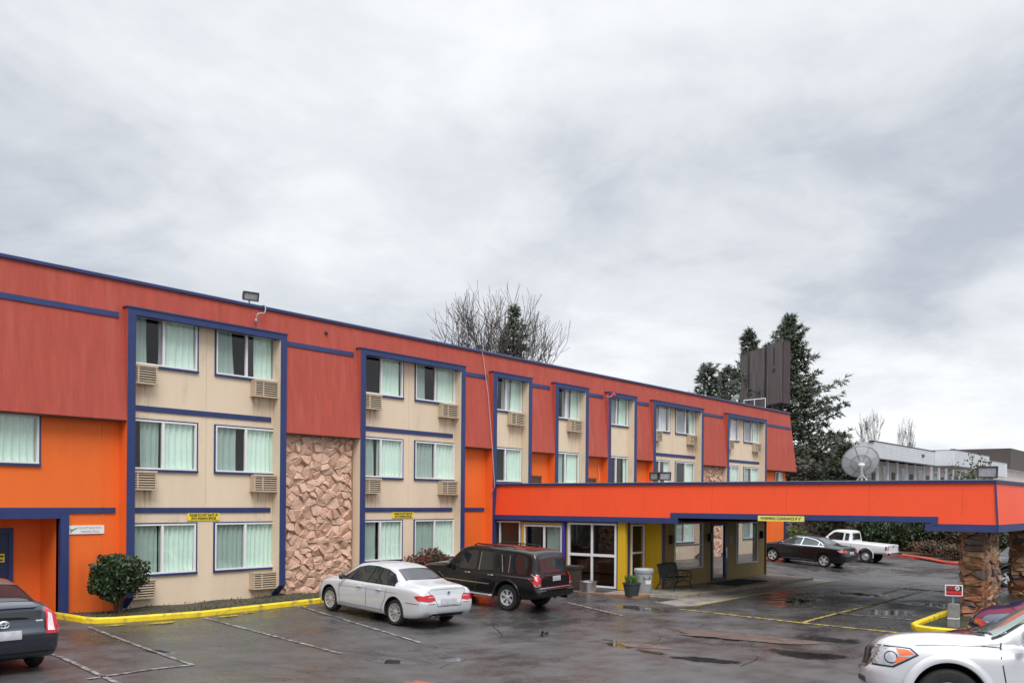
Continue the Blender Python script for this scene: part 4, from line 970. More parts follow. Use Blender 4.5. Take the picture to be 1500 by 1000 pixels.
    def panel(s, name, view, poly, m, off=.004, side=(1, -1), cell=.07, parent=None, flush=None, yoff=0):
        """conform a flat outline onto the body. view: 'S' (x,z) both sides, 'T' (x,y) from above, 'R'/'F' (y,z) from behind/ahead"""
        out = []
        for sg in (side if view in 'S' else (1,)):
            bm = bmesh.new()
            if view in 'RF' or view == 'T': P_ = poly
            else: P_ = poly
            vs = [bm.verts.new((p[0], p[1], 0)) for p in P_]; bm.faces.new(vs)
            for ax in (0, 1):
                lo, hi = min(p[ax] for p in P_), max(p[ax] for p in P_); n = max(1, int((hi-lo)/cell))
                for k in range(1, n+1):
                    v = lo+(hi-lo)*k/(n+1); nn = (1, 0, 0) if ax == 0 else (0, 1, 0)
                    bmesh.ops.bisect_plane(bm, geom=bm.verts[:]+bm.edges[:]+bm.faces[:], plane_co=(v, v, 0), plane_no=nn)
            bad = []
            for v in bm.verts:
                a, b = v.co.x, v.co.y
                if view == 'S': o, d = Vector((a-s.ox, 3*sg, b)), Vector((0, -sg, 0))
                elif view == 'T': o, d = Vector((a-s.ox, b, 4)), Vector((0, 0, -1))
                elif view == 'R': o, d = Vector((-6, a, b)), Vector((1, 0, 0))
                else: o, d = Vector((6, a, b)), Vector((-1, 0, 0))
                h = s.bvh.ray_cast(o, d)
                if h[0] is None: bad.append(v); continue
                nrm = h[1]
                if nrm.dot(d) > 0: nrm = -nrm
                v.co = h[0]+nrm*off
            bmesh.ops.delete(bm, geom=bad, context='VERTS')
            bmesh.ops.recalc_face_normals(bm, faces=bm.faces)
            me = bpy.data.meshes.new(name); bm.to_mesh(me); bm.free(); me.materials.append(m)
            me.polygons.foreach_set('use_smooth', [True]*len(me.polygons))
            o_ = bpy.data.objects.new(name, me); col.objects.link(o_); o_.parent = parent if (parent is not None and view != 'S') else s.root
            out.append(o_)
        return out
    def line(s, name, view, pts, w=.014, m=GAP, off=.003, side=(1, -1)):
        for a, b in zip(pts, pts[1:]):
            d = (Vector(b)-Vector(a)); q = Vector((-d.y, d.x)).normalized()*w/2
            s.panel(name, view, [tuple(Vector(a)-q), tuple(Vector(b)-q), tuple(Vector(b)+q), tuple(Vector(a)+q)], m, off, side, .12)
    def wheels(s, style='multi', rim_r=.22, w=.21, rimm=None, track=None, R_=None):
        sp = s.sp; Rw = R_ or sp['Rw']; Wm = max(k[1] for k in sp['W']); yo = (track or Wm-.04)
        rimm = rimm or mat('alloy', (.55, .56, .58), .3, .45)
        t = MB(); r = rim_r
        t.lathe([(r, -w/2+.01), (r+.02, -w/2), (Rw-.045, -w/2-.004), (Rw-.012, -w/2+.02), (Rw, -w/2+.045), (Rw, w/2-.045), (Rw-.012, w/2-.02), (Rw-.045, w/2+.004), (r+.02, w/2), (r, w/2-.01)], 44, axis='y', closed=True)
        tm = t.build('wheel', M['rubber'], s.root, local=True, smooth=True)
        b = MB(); b.lathe([(r+.002, w/2-.012), (r, w/2+.001), (r-.016, w/2-.004), (r-.026, w/2-.05), (r-.03, -w/2+.02)], 40, axis='y', closed=True)
        yf = w/2-.025
        if style == 'steel': b.lathe([(r-.02, yf-.04), (r*.75, yf-.03), (r*.62, yf), (r*.42, yf+.015), (r*.3, yf+.03), (.0001, yf+.04)], 30, axis='y')
        else:
            n, wid = {'multi': (10, .030), 'six': (6, .062), 'five': (5, .085), 'seven': (7, .04)}[style]
            for k in range(n):
                a = 2*pi*k/n; ca, sa = cos(a), sin(a)
                for da in ((-.10, .10) if style in ('multi', 'six') else (0,)):
                    wi, wo = wid*(.8 if da else 1)/2, wid*(.9 if da else 1.)/2
                    a2 = a+da*(1.2 if style == 'multi' else 1.3); c2, s2 = cos(a2), sin(a2); r0 = .05; r1 = r-.012
                    q = [(r0*ca-wi*-sa, yf-.004, r0*sa-wi*ca), (r0*ca+wi*-sa, yf-.004, r0*sa+wi*ca), (r1*c2+wo*-s2, yf+.014, r1*s2+wo*c2), (r1*c2-wo*-s2, yf+.014, r1*s2-wo*c2)]
                    b.prism(q, (0, -.03, 0))
            b.lathe([(.062, yf-.04), (.062, yf+.012), (.04, yf+.02), (.0001, yf+.022)], 20, axis='y')
        rm = b.build('rim', rimm, tm, local=True, smooth=True, sharp=30)
        d = MB(); d.lathe([(r-.02, -.01), (.0001, -.01)], 24, axis='y'); d.lathe([(r*.6, yf-.075), (r*.6, yf-.06), (.0001, yf-.06)], 24, axis='y'); dk = d.build('brake_disc', M['dark'], tm, local=True)
        first = True
        for xa in (sp['ra'], sp['fa']):
            for sg in (1, -1):
                if first: o = tm; first = False
                else: o = copy_tree(tm); o.parent = s.root
                o.location = (xa-s.ox, sg*(yo-w/2), Rw); o.rotation_euler = (0, rnd.uniform(0, 1), 0 if sg > 0 else pi)
    def box_part(s, name, m, *boxes, bevel=0, mirror=False):
        b = MB()
        for q in boxes: b.box(q[0]-s.ox, q[1]-s.ox, *q[2:])
        o = b.build(name, m, s.root, local=True)
        if bevel: md = o.modifiers.new('b', 'BEVEL'); md.width = bevel; md.segments = 3
        if mirror:
            b = MB()
            for q in boxes: b.box(q[0]-s.ox, q[1]-s.ox, -q[3], -q[2], q[4], q[5])
            o2 = b.build(name, m, s.root, local=True)
            if bevel: md = o2.modifiers.new('b', 'BEVEL'); md.width = bevel; md.segments = 3
        return o
    def mirror_(s, x, y, z, m, sc=1.):
        for sg in (1, -1):
            b = MB(); prof = [(.0001, -.10), (.05, -.09), (.075, -.03), (.075, .03), (.055, .08), (.0001, .10)]
            b.lathe([(r*sc, h*sc) for r, h in prof], 14, (x-s.ox, sg*(y+.09*sc), z), 'y')
            b.v = [(x-s.ox+(vx-(x-s.ox))*.6, vy, vz) for vx, vy, vz in b.v]; b.tube([(x-s.ox+.02, sg*(y-.04), z-.05), (x-s.ox, sg*(y+.05), z-.03)], .02, 6)
            b.build('side_mirror', m, s.root, local=True, smooth=True, sharp=60)
    def glazing(s, dlo, pillars, m=GL, inset=.022, frame=TRIM):
        """dlo outline in (x,z), pillars = [(x at bottom, x at top, width)]"""
        s.panel('window_trim', 'S', dlo, frame, .004)
        z0, z1 = min(p[1] for p in dlo), max(p[1] for p in dlo)
        cx = sum(p[0] for p in dlo)/len(dlo); cz = sum(p[1] for p in dlo)/len(dlo)
        # inset the outline
        n = len(dlo); Q = []
        ar = sum(dlo[i][0]*dlo[(i+1) % n][1]-dlo[(i+1) % n][0]*dlo[i][1] for i in range(n)); sgn = 1 if ar > 0 else -1
        base = list(dlo)
        for i in range(n):
            a, b = dlo[i], dlo[(i+1) % n]; ex, ez = b[0]-a[0], b[1]-a[1]; l = math.hypot(ex, ez); nx_, nz_ = ez/l*sgn, -ex/l*sgn
            base = clip_poly(base, nx_, nz_, nx_*a[0]+nz_*a[1]-inset)
            if len(base) < 3: return
        edges = [(None)]+[p for p in pillars]+[None]
        for i in range(len(edges)-1):
            P_ = base
            for e, sg in ((edges[i], -1), (edges[i+1], 1)):
                if e is None: continue
                xb, xt, w_ = e; k = (xt-xb)/(z1-z0); # x = xb+k(z-z0)
                P_ = clip_poly(P_, sg, -sg*k, sg*(xb-k*z0)-w_/2)
            if len(P_) >= 3: s.panel('side_window', 'S', P_, m, .009)
    def place(s, x, y, head, scale=1., dz=0.):
        hx, hy = cos(head), sin(head); wb = (s.sp['fa']-s.sp['ra'])*scale/2; tr = .75*scale
        zf = [ground(x+hx*wb-hy*t, y+hy*wb+hx*t) for t in (-tr, tr)]; zr = [ground(x-hx*wb-hy*t, y-hy*wb+hx*t) for t in (-tr, tr)]
        f = Vector((hx*2*wb, hy*2*wb, sum(zf)/2-sum(zr)/2)).normalized(); l = Vector((-hy*2*tr, hx*2*tr, (zf[1]+zr[1]-zf[0]-zr[0])/2)).normalized()
        u = f.cross(l).normalized(); l = u.cross(f)
        mw = Matrix((f, l, u)).transposed().to_4x4(); mw.translation = Vector((x, y, sum(zf+zr)/4+dz)); s.root.matrix_world = mw @ Matrix.Scale(scale, 4)

def paint(name, c, metal=0., rough=.3, coat=1.): return mat(name, c, rough, metal, coat=coat, var=.03, vs=1.2)
SEDAN = dict(L=4.53, ra=.99, fa=3.75, Rw=.325, Ra=.375, lift=.02, shoulder=.055,
 zt=[(0, .84), (.03, .95), (.07, 1.005), (.14, 1.03), (.45, 1.055), (.70, 1.075), (.82, 1.10), (1.42, 1.345), (1.62, 1.385), (2.0, 1.415), (2.4, 1.415), (2.75, 1.375), (3.40, 1.035), (3.55, .985), (4.0, .905), (4.3, .81), (4.46, .69), (4.53, .56)],
 wr=[(0, .50), (.1, .62), (.7, .66), (1.0, .62), (1.45, .56), (2.2, .57), (2.8, .60), (3.4, .70), (4.0, .68), (4.4, .55), (4.53, .4)],
 W=[(0, .70), (.04, .79), (.14, .85), (.35, .885), (.8, .905), (2.2, .908), (3.7, .90), (4.1, .875), (4.35, .80), (4.47, .70), (4.53, .55)],
 belt=[(0, .80), (.1, .90), (.4, .945), (1.0, .955), (2.2, .92), (3.4, .885), (4.0, .82), (4.53, .52)],
 zb=[(0, .38), (.08, .30), (.3, .25), (.6, .22), (4.1, .20), (4.4, .23), (4.53, .32)],
 rear_lean=[(.3, .04), (.45, -.02), (.62, -.035), (.72, .0), (.9, .035), (1.05, .0)], front_lean=[(.2, -.06), (.4, .0), (.6, .02), (.8, 0)])
import copy as _cp
# ---- white sedan
c = Car('parked_car', SEDAN, paint('paint_white', (.56, .58, .60), coat=1.), 'white sedan with tinted windows parked facing the stone panel', 'car', 'cars in the motel lot')
c.glazing([(1.02, .955), (1.10, 1.06), (1.33, 1.215), (1.62, 1.305), (2.05, 1.345), (2.45, 1.335), (2.80, 1.26), (3.05, 1.12), (3.30, .965), (3.22, .925), (2.2, .935)], [(1.37, 1.27, .035), (2.16, 2.10, .06)])
for o in c.panel('rear_window', 'T', [(.90, .60), (1.38, .50), (1.38, -.50), (.90, -.60), (.84, -.3), (.825, 0), (.84, .3)], mat('rear_glass', (.03, .035, .045), .04, spec=.7), .006): pass
c.panel('windscreen', 'T', [(3.36, .66), (2.82, .54), (2.78, 0), (2.82, -.54), (3.36, -.66), (3.42, 0)], GL, .006)
c.panel('tail_light', 'R', [(.42, .71), (.45, .80), (.50, .845), (.70, .83), (.84, .79), (.84, .70), (.6, .675)], LRED, .010); c.panel('tail_light', 'R', [(-.42, .71), (-.45, .80), (-.50, .845), (-.70, .83), (-.84, .79), (-.84, .70), (-.6, .675)], LRED, .010)
c.panel('tail_light', 'S', [(.03, .70), (.03, .82), (.12, .83), (.27, .80), (.20, .74), (.12, .70)], LRED, .008)
c.panel('tail_light_bar', 'R', [(.42, .775), (.45, .80), (.62, .80), (.66, .775)], LCLR, .014); c.panel('tail_light_bar', 'R', [(-.42, .775), (-.45, .80), (-.62, .80), (-.66, .775)], LCLR, .014)
c.panel('licence_plate', 'R', [(-.26, .60), (.26, .60), (.26, .73), (-.26, .73)], PLATE, .014)
c.line('boot_line', 'R', [(-.60, .93), (-.42, .70), (-.36, .56), (.36, .56), (.42, .70), (.60, .93)])
c.line('spoiler_edge', 'R', [(-.62, .955), (0, .965), (.62, .955)], .014, mat('shade_white', (.3, .31, .32), .4))
q = MB(); q.lathe([(.035, -.004), (.035, .006), (.0001, .008)], 16, (-.004-c.ox, 0, .88), 'x'); q.build('badge', mat('badge_blue', (.1, .16, .3), .3), c.root, local=True)
c.line('bumper_line', 'S', [(.02, .62), (.55, .62)]); c.line('bumper_line', 'R', [(-.86, .62), (-.45, .63)]); c.line('bumper_line', 'R', [(.45, .63), (.86, .62)])
c.line('door_gap', 'S', [(2.13, .94), (2.12, .26)], .014); c.line('door_gap', 'S', [(1.30, .93), (1.36, .62), (1.48, .42), (1.50, .28)], .014); c.line('door_gap', 'S', [(3.26, .90), (3.30, .6), (3.24, .27)], .014)
c.line('crease', 'S', [(.9, .80), (2.2, .785), (3.35, .74)], .012, mat('shade_white', (.3, .31, .32), .4)); c.line('sill_line', 'S', [(1.42, .335), (3.3, .315)], .03, mat('shade_white', (.3, .31, .32), .4))
for x in (1.62, 2.42):
    for sg in (1, -1): b = MB(); b.tube([(x-c.ox-.09, sg*.905, .815), (x-c.ox-.05, sg*.93, .825), (x-c.ox+.06, sg*.93, .82), (x-c.ox+.09, sg*.905, .812)], .014, 6); b.build('handle', paint('paint_white', (.56, .58, .60)), c.root, local=True)
c.panel('fuel_cap', 'S', [(.62, .78), (.80, .78), (.80, .66), (.62, .66)], paint('paint_white', (.56, .58, .60)), .003, side=(-1,))
c.panel('bumper_insert', 'R', [(-.55, .30), (.55, .30), (.5, .38), (-.5, .38)], TRIM, .006)
for y in (.36, .47): q = MB(); q.lathe([(.032, -.07), (.04, -.07), (.04, .04), (.032, .04)], 14, (.02-c.ox, y, .31), 'x', closed=True); q.build('exhaust', M['chrome'], c.root, local=True)
c.panel('headlight', 'F', [(.45, .62), (.80, .66), (.82, .76), (.5, .72)], LCLR, .006); c.panel('headlight', 'F', [(-.45, .62), (-.80, .66), (-.82, .76), (-.5, .72)], LCLR, .006); c.panel('grille', 'F', [(-.32, .55), (.32, .55), (.34, .68), (-.34, .68)], M['black'], .006)
c.mirror_(3.12, .86, .99, mat('mirror_dark', (.03, .04, .05), .2)); c.wheels('multi', .225, .22)
c.place(17.02, -4.95, R(84), 1.0)

# ---- black SUV
SUV = dict(L=4.85, ra=1.10, fa=3.95, Rw=.385, Ra=.47, lift=.03, shoulder=.05, round=.10,
 zt=[(0, 1.03), (.02, 1.08), (.06, 1.16), (.12, 1.35), (.19, 1.62), (.25, 1.72), (.38, 1.78), (1.0, 1.82), (1.8, 1.83), (2.6, 1.81), (2.95, 1.74), (3.65, 1.22), (3.8, 1.19), (4.3, 1.13), (4.62, 1.05), (4.78, .94), (4.85, .78)],
 wr=[(0, .70), (.1, .72), (.3, .72), (.6, .73), (2.6, .73), (3.0, .71), (3.6, .78), (4.3, .78), (4.7, .70), (4.85, .6)],
 W=[(0, .84), (.04, .88), (.12, .905), (.4, .925), (3.9, .925), (4.4, .91), (4.7, .86), (4.85, .74)],
 belt=[(0, .98), (.1, 1.03), (.5, 1.04), (3.6, 1.04), (4.3, 1.04), (4.85, .70)],
 zb=[(0, .50), (.1, .44), (.5, .38), (1.6, .36), (3.3, .36), (4.4, .36), (4.85, .46)],
 rear_lean=[(.4, -.06), (.6, -.10), (.68, -.06), (.8, .0), (1.2, 0)], front_lean=[(.4, -.03), (.6, .03), (.9, 0)])
def suv(label, spec, pm, handle=M['chrome']):
    c = Car('parked_suv', spec, pm, label, 'car', 'cars in the motel lot')
    c.glazing([(.40, 1.10), (.40, 1.54), (.54, 1.67), (1.6, 1.71), (2.5, 1.69), (2.85, 1.62), (3.45, 1.19), (3.42, 1.08), (2.2, 1.08)], [(1.17, 1.22, .17), (1.36, 1.50, .05), (2.30, 2.27, .09)])
    c.panel('rear_window', 'R', [(-.62, 1.17), (.62, 1.17), (.60, 1.62), (.3, 1.67), (-.3, 1.67), (-.60, 1.62)], mat('rear_glass', (.03, .035, .045), .04, spec=.7), .006)
    c.panel('windscreen', 'T', [(3.60, .72), (3.02, .58), (3.0, 0), (3.02, -.58), (3.60, -.72), (3.66, 0)], GL, .006)
    for sg in (1, -1):
        c.panel('tail_light', 'R', [(sg*.70, .80), (sg*.90, .80), (sg*.90, 1.14), (sg*.72, 1.14)], LRED, .012); c.panel('reverse_light', 'R', [(sg*.71, .80), (sg*.89, .80), (sg*.89, .88), (sg*.71, .88)], LCLR, .016)
        c.panel('headlight', 'F', [(sg*.5, .82), (sg*.84, .82), (sg*.84, 1.0), (sg*.55, .98)], LCLR, .006)
        b = MB(); b.tube([(1.0-c.ox, sg*.60, 1.80), (1.1-c.ox, sg*.61, 1.86), (2.5-c.ox, sg*.61, 1.87), (2.62-c.ox, sg*.60, 1.80)], .018, 6); b.tube([(1.8-c.ox, sg*.61, 1.79), (1.8-c.ox, sg*.61, 1.86)], .018, 6); b.build('roof_rail', TRIM, c.root, local=True)
        for x in (1.72, 2.62): b = MB(); b.tube([(x-c.ox-.11, sg*.925, 1.0), (x-c.ox-.07, sg*.955, 1.005), (x-c.ox+.07, sg*.955, 1.005), (x-c.ox+.11, sg*.925, 1.0)], .017, 6); b.build('handle', handle, c.root, local=True)
        b = MB(); b.tube([(1.62-c.ox, sg*.90, .40), (1.7-c.ox, sg*.97, .40), (3.3-c.ox, sg*.97, .40), (3.4-c.ox, sg*.90, .40)], .035, 8); b.build('running_board', mat('step_alu', (.5, .5, .52), .3, .6), c.root, local=True)
        for xa in (spec['ra'], spec['fa']):
            b = MB(); pth = [(xa-c.ox+(spec['Ra']+.015)*cos(a), sg*.925, spec['Rw']+.03+(spec['Ra']+.015)*sin(a)) for a in [R(-18+216*k/24) for k in range(25)]]; b.tube(pth, .035, 6)
            b.build('fender_flare', pm, c.root, local=True, smooth=True)
    c.panel('tail_light', 'S', [(.0, .82), (.0, 1.13), (.13, 1.13), (.11, .82)], LRED, .010)
    c.panel('licence_plate', 'R', [(-.27, .93), (.13, .93), (.13, 1.07), (-.27, 1.07)], PLATE, .012); c.line('tailgate_strip', 'R', [(-.5, 1.10), (.5, 1.10)], .035, M['dark'], .02)
    c.line('side_moulding', 'S', [(1.75, .73), (3.5, .73)], .03, mat('moulding_silver', (.5, .5, .5), .25, .8), .01)
    SS = mat('moulding_silver', (.5, .5, .5), .25, .8); c.line('window_edge', 'S', [(1.30, 1.12), (1.42, 1.62)], .028, SS, .012); c.line('window_edge', 'S', [(1.08, 1.12), (1.10, 1.62)], .022, SS, .012); c.line('window_edge', 'S', [(2.22, 1.10), (2.20, 1.64)], .02, SS, .012)
    c.line('door_gap', 'S', [(2.28, 1.08), (2.28, .44)], .016); c.line('door_gap', 'S', [(1.42, 1.08), (1.48, .8), (1.62, .46)], .016); c.line('door_gap', 'S', [(3.45, 1.05), (3.42, .45)], .016)
    c.box_part('bumper', pm, (-.12, .2, -.84, .84, .50, .70), bevel=.05); c.box_part('bumper_step', TRIM, (-.13, .1, -.5, .5, .695, .712))
    c.panel('bumper_strip', 'R', [(-.8, .735), (.8, .735), (.8, .76), (-.8, .76)], M['chrome'], .012)
    q = MB(); q.lathe([(.035, -.12), (.045, -.12), (.045, .1), (.035, .1)], 12, (.05-c.ox, -.55, .42), 'x', closed=True); q.build('exhaust', M['chrome'], c.root, local=True)
    c.mirror_(3.30, .88, 1.17, pm, 1.25); c.panel('grille', 'F', [(-.4, .78), (.4, .78), (.45, .98), (-.45, .98)], M['chrome'], .006); return c
c = suv('black sport utility vehicle parked between the white sedan and the lobby', SUV, paint('paint_black', (.004, .0035, .004), rough=.25, coat=.35)); c.wheels('six', .235, .25, mat('alloy_bright', (.66, .66, .68), .25, .45))
c.place(21.22, -4.85, R(90.5), .955)

# ---- grey liftback at the left edge (only its rear right half is in the picture)
HATCH = dict(L=4.46, ra=.86, fa=3.56, Rw=.315, Ra=.36, lift=.02, shoulder=.06, round=.08,
 zt=[(0, .93), (.03, 1.02), (.06, 1.08), (.15, 1.14), (.6, 1.30), (1.1, 1.42), (1.6, 1.475), (2.1, 1.49), (2.6, 1.43), (3.5, 1.02), (3.9, .90), (4.25, .78), (4.4, .66), (4.46, .5)],
 wr=[(0, .62), (.1, .62), (.6, .58), (1.6, .56), (2.6, .60), (3.4, .72), (4.2, .66), (4.46, .4)],
 W=[(0, .80), (.04, .84), (.14, .865), (.4, .873), (3.6, .873), (4.1, .83), (4.35, .72), (4.46, .5)],
 belt=[(0, .86), (.08, .96), (.4, 1.0), (1.2, 1.0), (3.3, .88), (4.46, .5)],
 zb=[(0, .36), (.08, .28), (.4, .22), (4.1, .18), (4.46, .3)], rear_lean=[(.3, .05), (.5, -.02), (.66, -.06), (.76, -.01), (.9, .03), (1.1, 0)])
pm = paint('paint_graphite', (.045, .055, .075), .5, .28)
c = Car('parked_car', HATCH, pm, 'dark grey liftback with clear tail lamps at the left by the blue door', 'car', 'cars in the motel lot')
c.glazing([(.62, 1.06), (.9, 1.22), (1.3, 1.34), (1.9, 1.39), (2.5, 1.34), (3.2, 1.02), (3.1, .95), (1.5, .99)], [(1.3, 1.35, .06), (2.1, 2.15, .06)])
c.panel('rear_window', 'T', [(.22, .58), (.95, .50), (.95, -.50), (.22, -.58)], mat('hatch_glass', (.02, .02, .025), .05), .006)
c.line('spoiler_edge', 'R', [(-.6, 1.09), (.6, 1.09)], .03, pm, .03)
c.panel('lower_rear_glass', 'R', [(-.56, .90), (.56, .90), (.60, 1.02), (-.60, 1.02)], GL, .008)
for sg in (1, -1):
    c.panel('tail_light', 'R', [(sg*.63, .66), (sg*.82, .66), (sg*.84, .76), (sg*.80, .94), (sg*.70, 1.05), (sg*.66, 1.06)], LRED, .010); c.panel('tail_light_lens', 'R', [(sg*.655, .70), (sg*.76, .70), (sg*.745, .95), (sg*.685, .99)], mat('lens_pinkish', (.78, .58, .6), .1, var=.2, vs=18, coat=1), .016)
c.panel('tail_light', 'S', [(.0, .66), (.0, .96), (.1, 1.02), (.2, .84), (.14, .68)], LRED, .010)
for a, b, w_, h_, z in ((0, 0, .085, .055, .84), (0, 0, .035, .05, .84), (0, 0, .055, .02, .86)):
    q = MB(); q.tube([(-.02-c.ox, w_*cos(t), z+h_*sin(t)) for t in [2*pi*k/20 for k in range(21)]], .011, 5); q.build('emblem', M['chrome'], c.root, local=True)
c.panel('licence_plate', 'R', [(-.26, .60), (.26, .60), (.26, .73), (-.26, .73)], PLATE, .014); c.panel('badge', 'R', [(-.60, .855), (-.49, .855), (-.49, .88), (-.60, .88)], M['chrome'], .012)
c.line('hatch_gap', 'R', [(-.62, .64), (.62, .64)], .014); c.line('bumper_line', 'R', [(-.8, .36), (.8, .36)], .012, GAP, .006)
c.line('roof_strip', 'R', [(-.5, 1.3), (.5, 1.3)], .01, GAP); c.line('hatch_gap', 'R', [(-.62, .64), (-.63, .9)], .012); c.line('hatch_gap', 'R', [(.62, .64), (.63, .9)], .012)
c.mirror_(3.1, .84, 1.02, pm); c.wheels('seven', .2, .2)
c.place(6.72, -5.05, R(84), 1.0)

# ---- black sedan behind the lobby
S2 = _cp.deepcopy(SEDAN); sc = 4.80/4.53
S2.update(L=4.80, ra=1.02, fa=3.80, Rw=.33, Ra=.375)
for k in ('zt', 'wr', 'W', 'belt', 'zb'): S2[k] = [(x*sc, v*(1.035 if k in ('zt', 'belt') else 1)) for x, v in S2[k]]
pb = paint('paint_black2', (.005, .005, .008), rough=.25, coat=.45)
def sedan(label, pm, chrome=False, gl=GL2, style='five', rim=None):
    c = Car('parked_car', S2, pm, label, 'car', 'cars in the motel lot')
    c.glazing([(1.02, 1.0), (1.3, 1.20), (1.62, 1.32), (2.1, 1.39), (2.6, 1.385), (3.0, 1.30), (3.3, 1.13), (3.5, 1.0), (3.42, .955), (2.2, .975)], [(1.36, 1.42, .04), (2.3, 2.26, .06)], gl, .03, M['chrome'] if chrome else TRIM)
    c.panel('rear_window', 'T', [(.94, .62), (1.5, .52), (1.5, -.52), (.94, -.62), (.88, 0)], mat('pale_rear_glass', (.08, .09, .10), .03, spec=.9), .006)
    c.panel('windscreen', 'T', [(3.56, .68), (2.98, .56), (2.94, 0), (2.98, -.56), (3.56, -.68), (3.62, 0)], GL, .006)
    for sg in (1, -1):
        c.panel('tail_light', 'R', [(sg*.44, .80), (sg*.48, .90), (sg*.86, .90), (sg*.86, .78)], LRED, .010)
        c.panel('headlight', 'F', [(sg*.45, .64), (sg*.80, .68), (sg*.82, .78), (sg*.5, .74)], LCLR, .006)
    c.panel('tail_light', 'S', [(.03, .80), (.03, .90), (.18, .91), (.36, .88), (.22, .80)], mat('tail_pink', (.6, .25, .28), .1, coat=1), .008)
    c.panel('licence_plate', 'R', [(-.24, .73), (.24, .73), (.24, .85), (-.24, .85)], PLATE, .014); c.line('chrome_strip', 'R', [(-.4, .9), (.4, .9)], .03, M['chrome'], .012)
    c.line('door_gap', 'S', [(2.25, .96), (2.24, .28)], .014); c.line('door_gap', 'S', [(1.34, .96), (1.42, .62), (1.55, .32)], .014)
    c.panel('grille', 'F', [(-.35, .58), (.35, .58), (.36, .7), (-.36, .7)], M['chrome'], .006)
    c.mirror_(3.3, .87, 1.03, pm); c.wheels(style, .225, .22, rim); return c
c = sedan('black sedan with chrome window line parked beyond the lobby', pb, True, rim=mat('alloy_bright', (.66, .66, .68), .25, .45)); c.line('sill_chrome', 'S', [(1.5, .30), (3.3, .29)], .02, M['chrome'])
c.place(46.6, -4.65, R(84.5), 1.0)

# ---- white pickup beyond it
PICK = dict(L=4.95, ra=1.15, fa=4.15, Rw=.35, Ra=.42, lift=.03, shoulder=.03, round=.08,
 zt=[(0, 1.03), (.04, 1.05), (1.98, 1.06), (2.02, 1.10), (2.06, 1.55), (2.14, 1.63), (2.5, 1.66), (2.9, 1.64), (3.1, 1.58), (3.6, 1.12), (3.75, 1.06), (4.5, .98), (4.85, .88), (4.95, .7)],
 wr=[(0, .80), (1.9, .80), (2.1, .60), (3.0, .62), (3.6, .74), (4.6, .72), (4.95, .55)],
 W=[(0, .80), (.03, .83), (.3, .84), (4.2, .84), (4.7, .80), (4.95, .62)],
 belt=[(0, .98), (2.0, 1.0), (3.6, .98), (4.4, .92), (4.95, .62)],
 zb=[(0, .55), (.6, .52), (1.7, .42), (4.4, .36), (4.95, .45)], cut=[(.06, 1.92, -.70, .70, .60, 1.4)])
pw = paint('paint_white2', (.74, .74, .76))
def pickup(label, spec, pm, group='cars in the motel lot'):
    c = Car('pickup_truck', spec, pm, label, 'pickup truck', group)
    c.glazing([(2.12, 1.08), (2.14, 1.50), (2.9, 1.53), (3.05, 1.48), (3.48, 1.10), (3.44, 1.04)], [(2.42, 2.42, .10)], GL, .02, pm)
    c.panel('rear_window', 'R', [(-.5, 1.15), (.5, 1.15), (.48, 1.5), (-.48, 1.5)], GL, .01); c.panel('windscreen', 'T', [(3.54, .66), (3.14, .54), (3.14, -.54), (3.54, -.66)], GL, .006)
    for sg in (1, -1):
        c.panel('headlight', 'F', [(sg*.45, .70), (sg*.74, .70), (sg*.74, .84), (sg*.45, .84)], LCLR, .006)
        b = MB(); xa = spec['ra']; b.tube([(x-c.ox+(spec['Ra']+.01)*cos(a), sg*.835, spec['Rw']+.03+(spec['Ra']+.01)*sin(a)) for x in (xa,) for a in [R(-15+210*k/20) for k in range(21)]], .022, 5); b.build('wheel_arch', pm, c.root, local=True)
    c.panel('tail_light', 'S', [(.03, .76), (.03, .97), (.12, .97), (.12, .76)], mat('tail_dark', (.15, .02, .03), .2), .008)
    for sg in (1, -1): c.panel('tail_light', 'R', [(sg*.70, .76), (sg*.80, .76), (sg*.80, .97), (sg*.70, .97)], mat('tail_dark', (.15, .02, .03), .2), .008)
    c.line('tailgate_gap', 'R', [(-.68, .62), (-.68, 1.0)], .014); c.line('tailgate_gap', 'R', [(.68, .62), (.68, 1.0)], .014); c.panel('tailgate_handle', 'R', [(-.1, .92), (.1, .92), (.1, .98), (-.1, .98)], TRIM, .008)
    c.box_part('bumper', M['chrome'], (-.20, -.02, -.80, .80, .48, .66), bevel=.03); c.line('door_gap', 'S', [(2.5, 1.0), (2.5, .45)], .014); c.line('door_gap', 'S', [(3.45, 1.0), (3.45, .45)], .014); c.line('bed_gap', 'S', [(1.99, 1.0), (1.99, .45)], .02)
    c.mirror_(3.25, .84, 1.12, pm, 1.1); return c
c = pickup('white single cab pickup truck parked past the black sedan', PICK, pw); c.wheels('steel', .2, .21, mat('steel_wheel', (.5, .5, .52), .35, .5))
c.place(52.05, -4.75, R(86), 1.0)

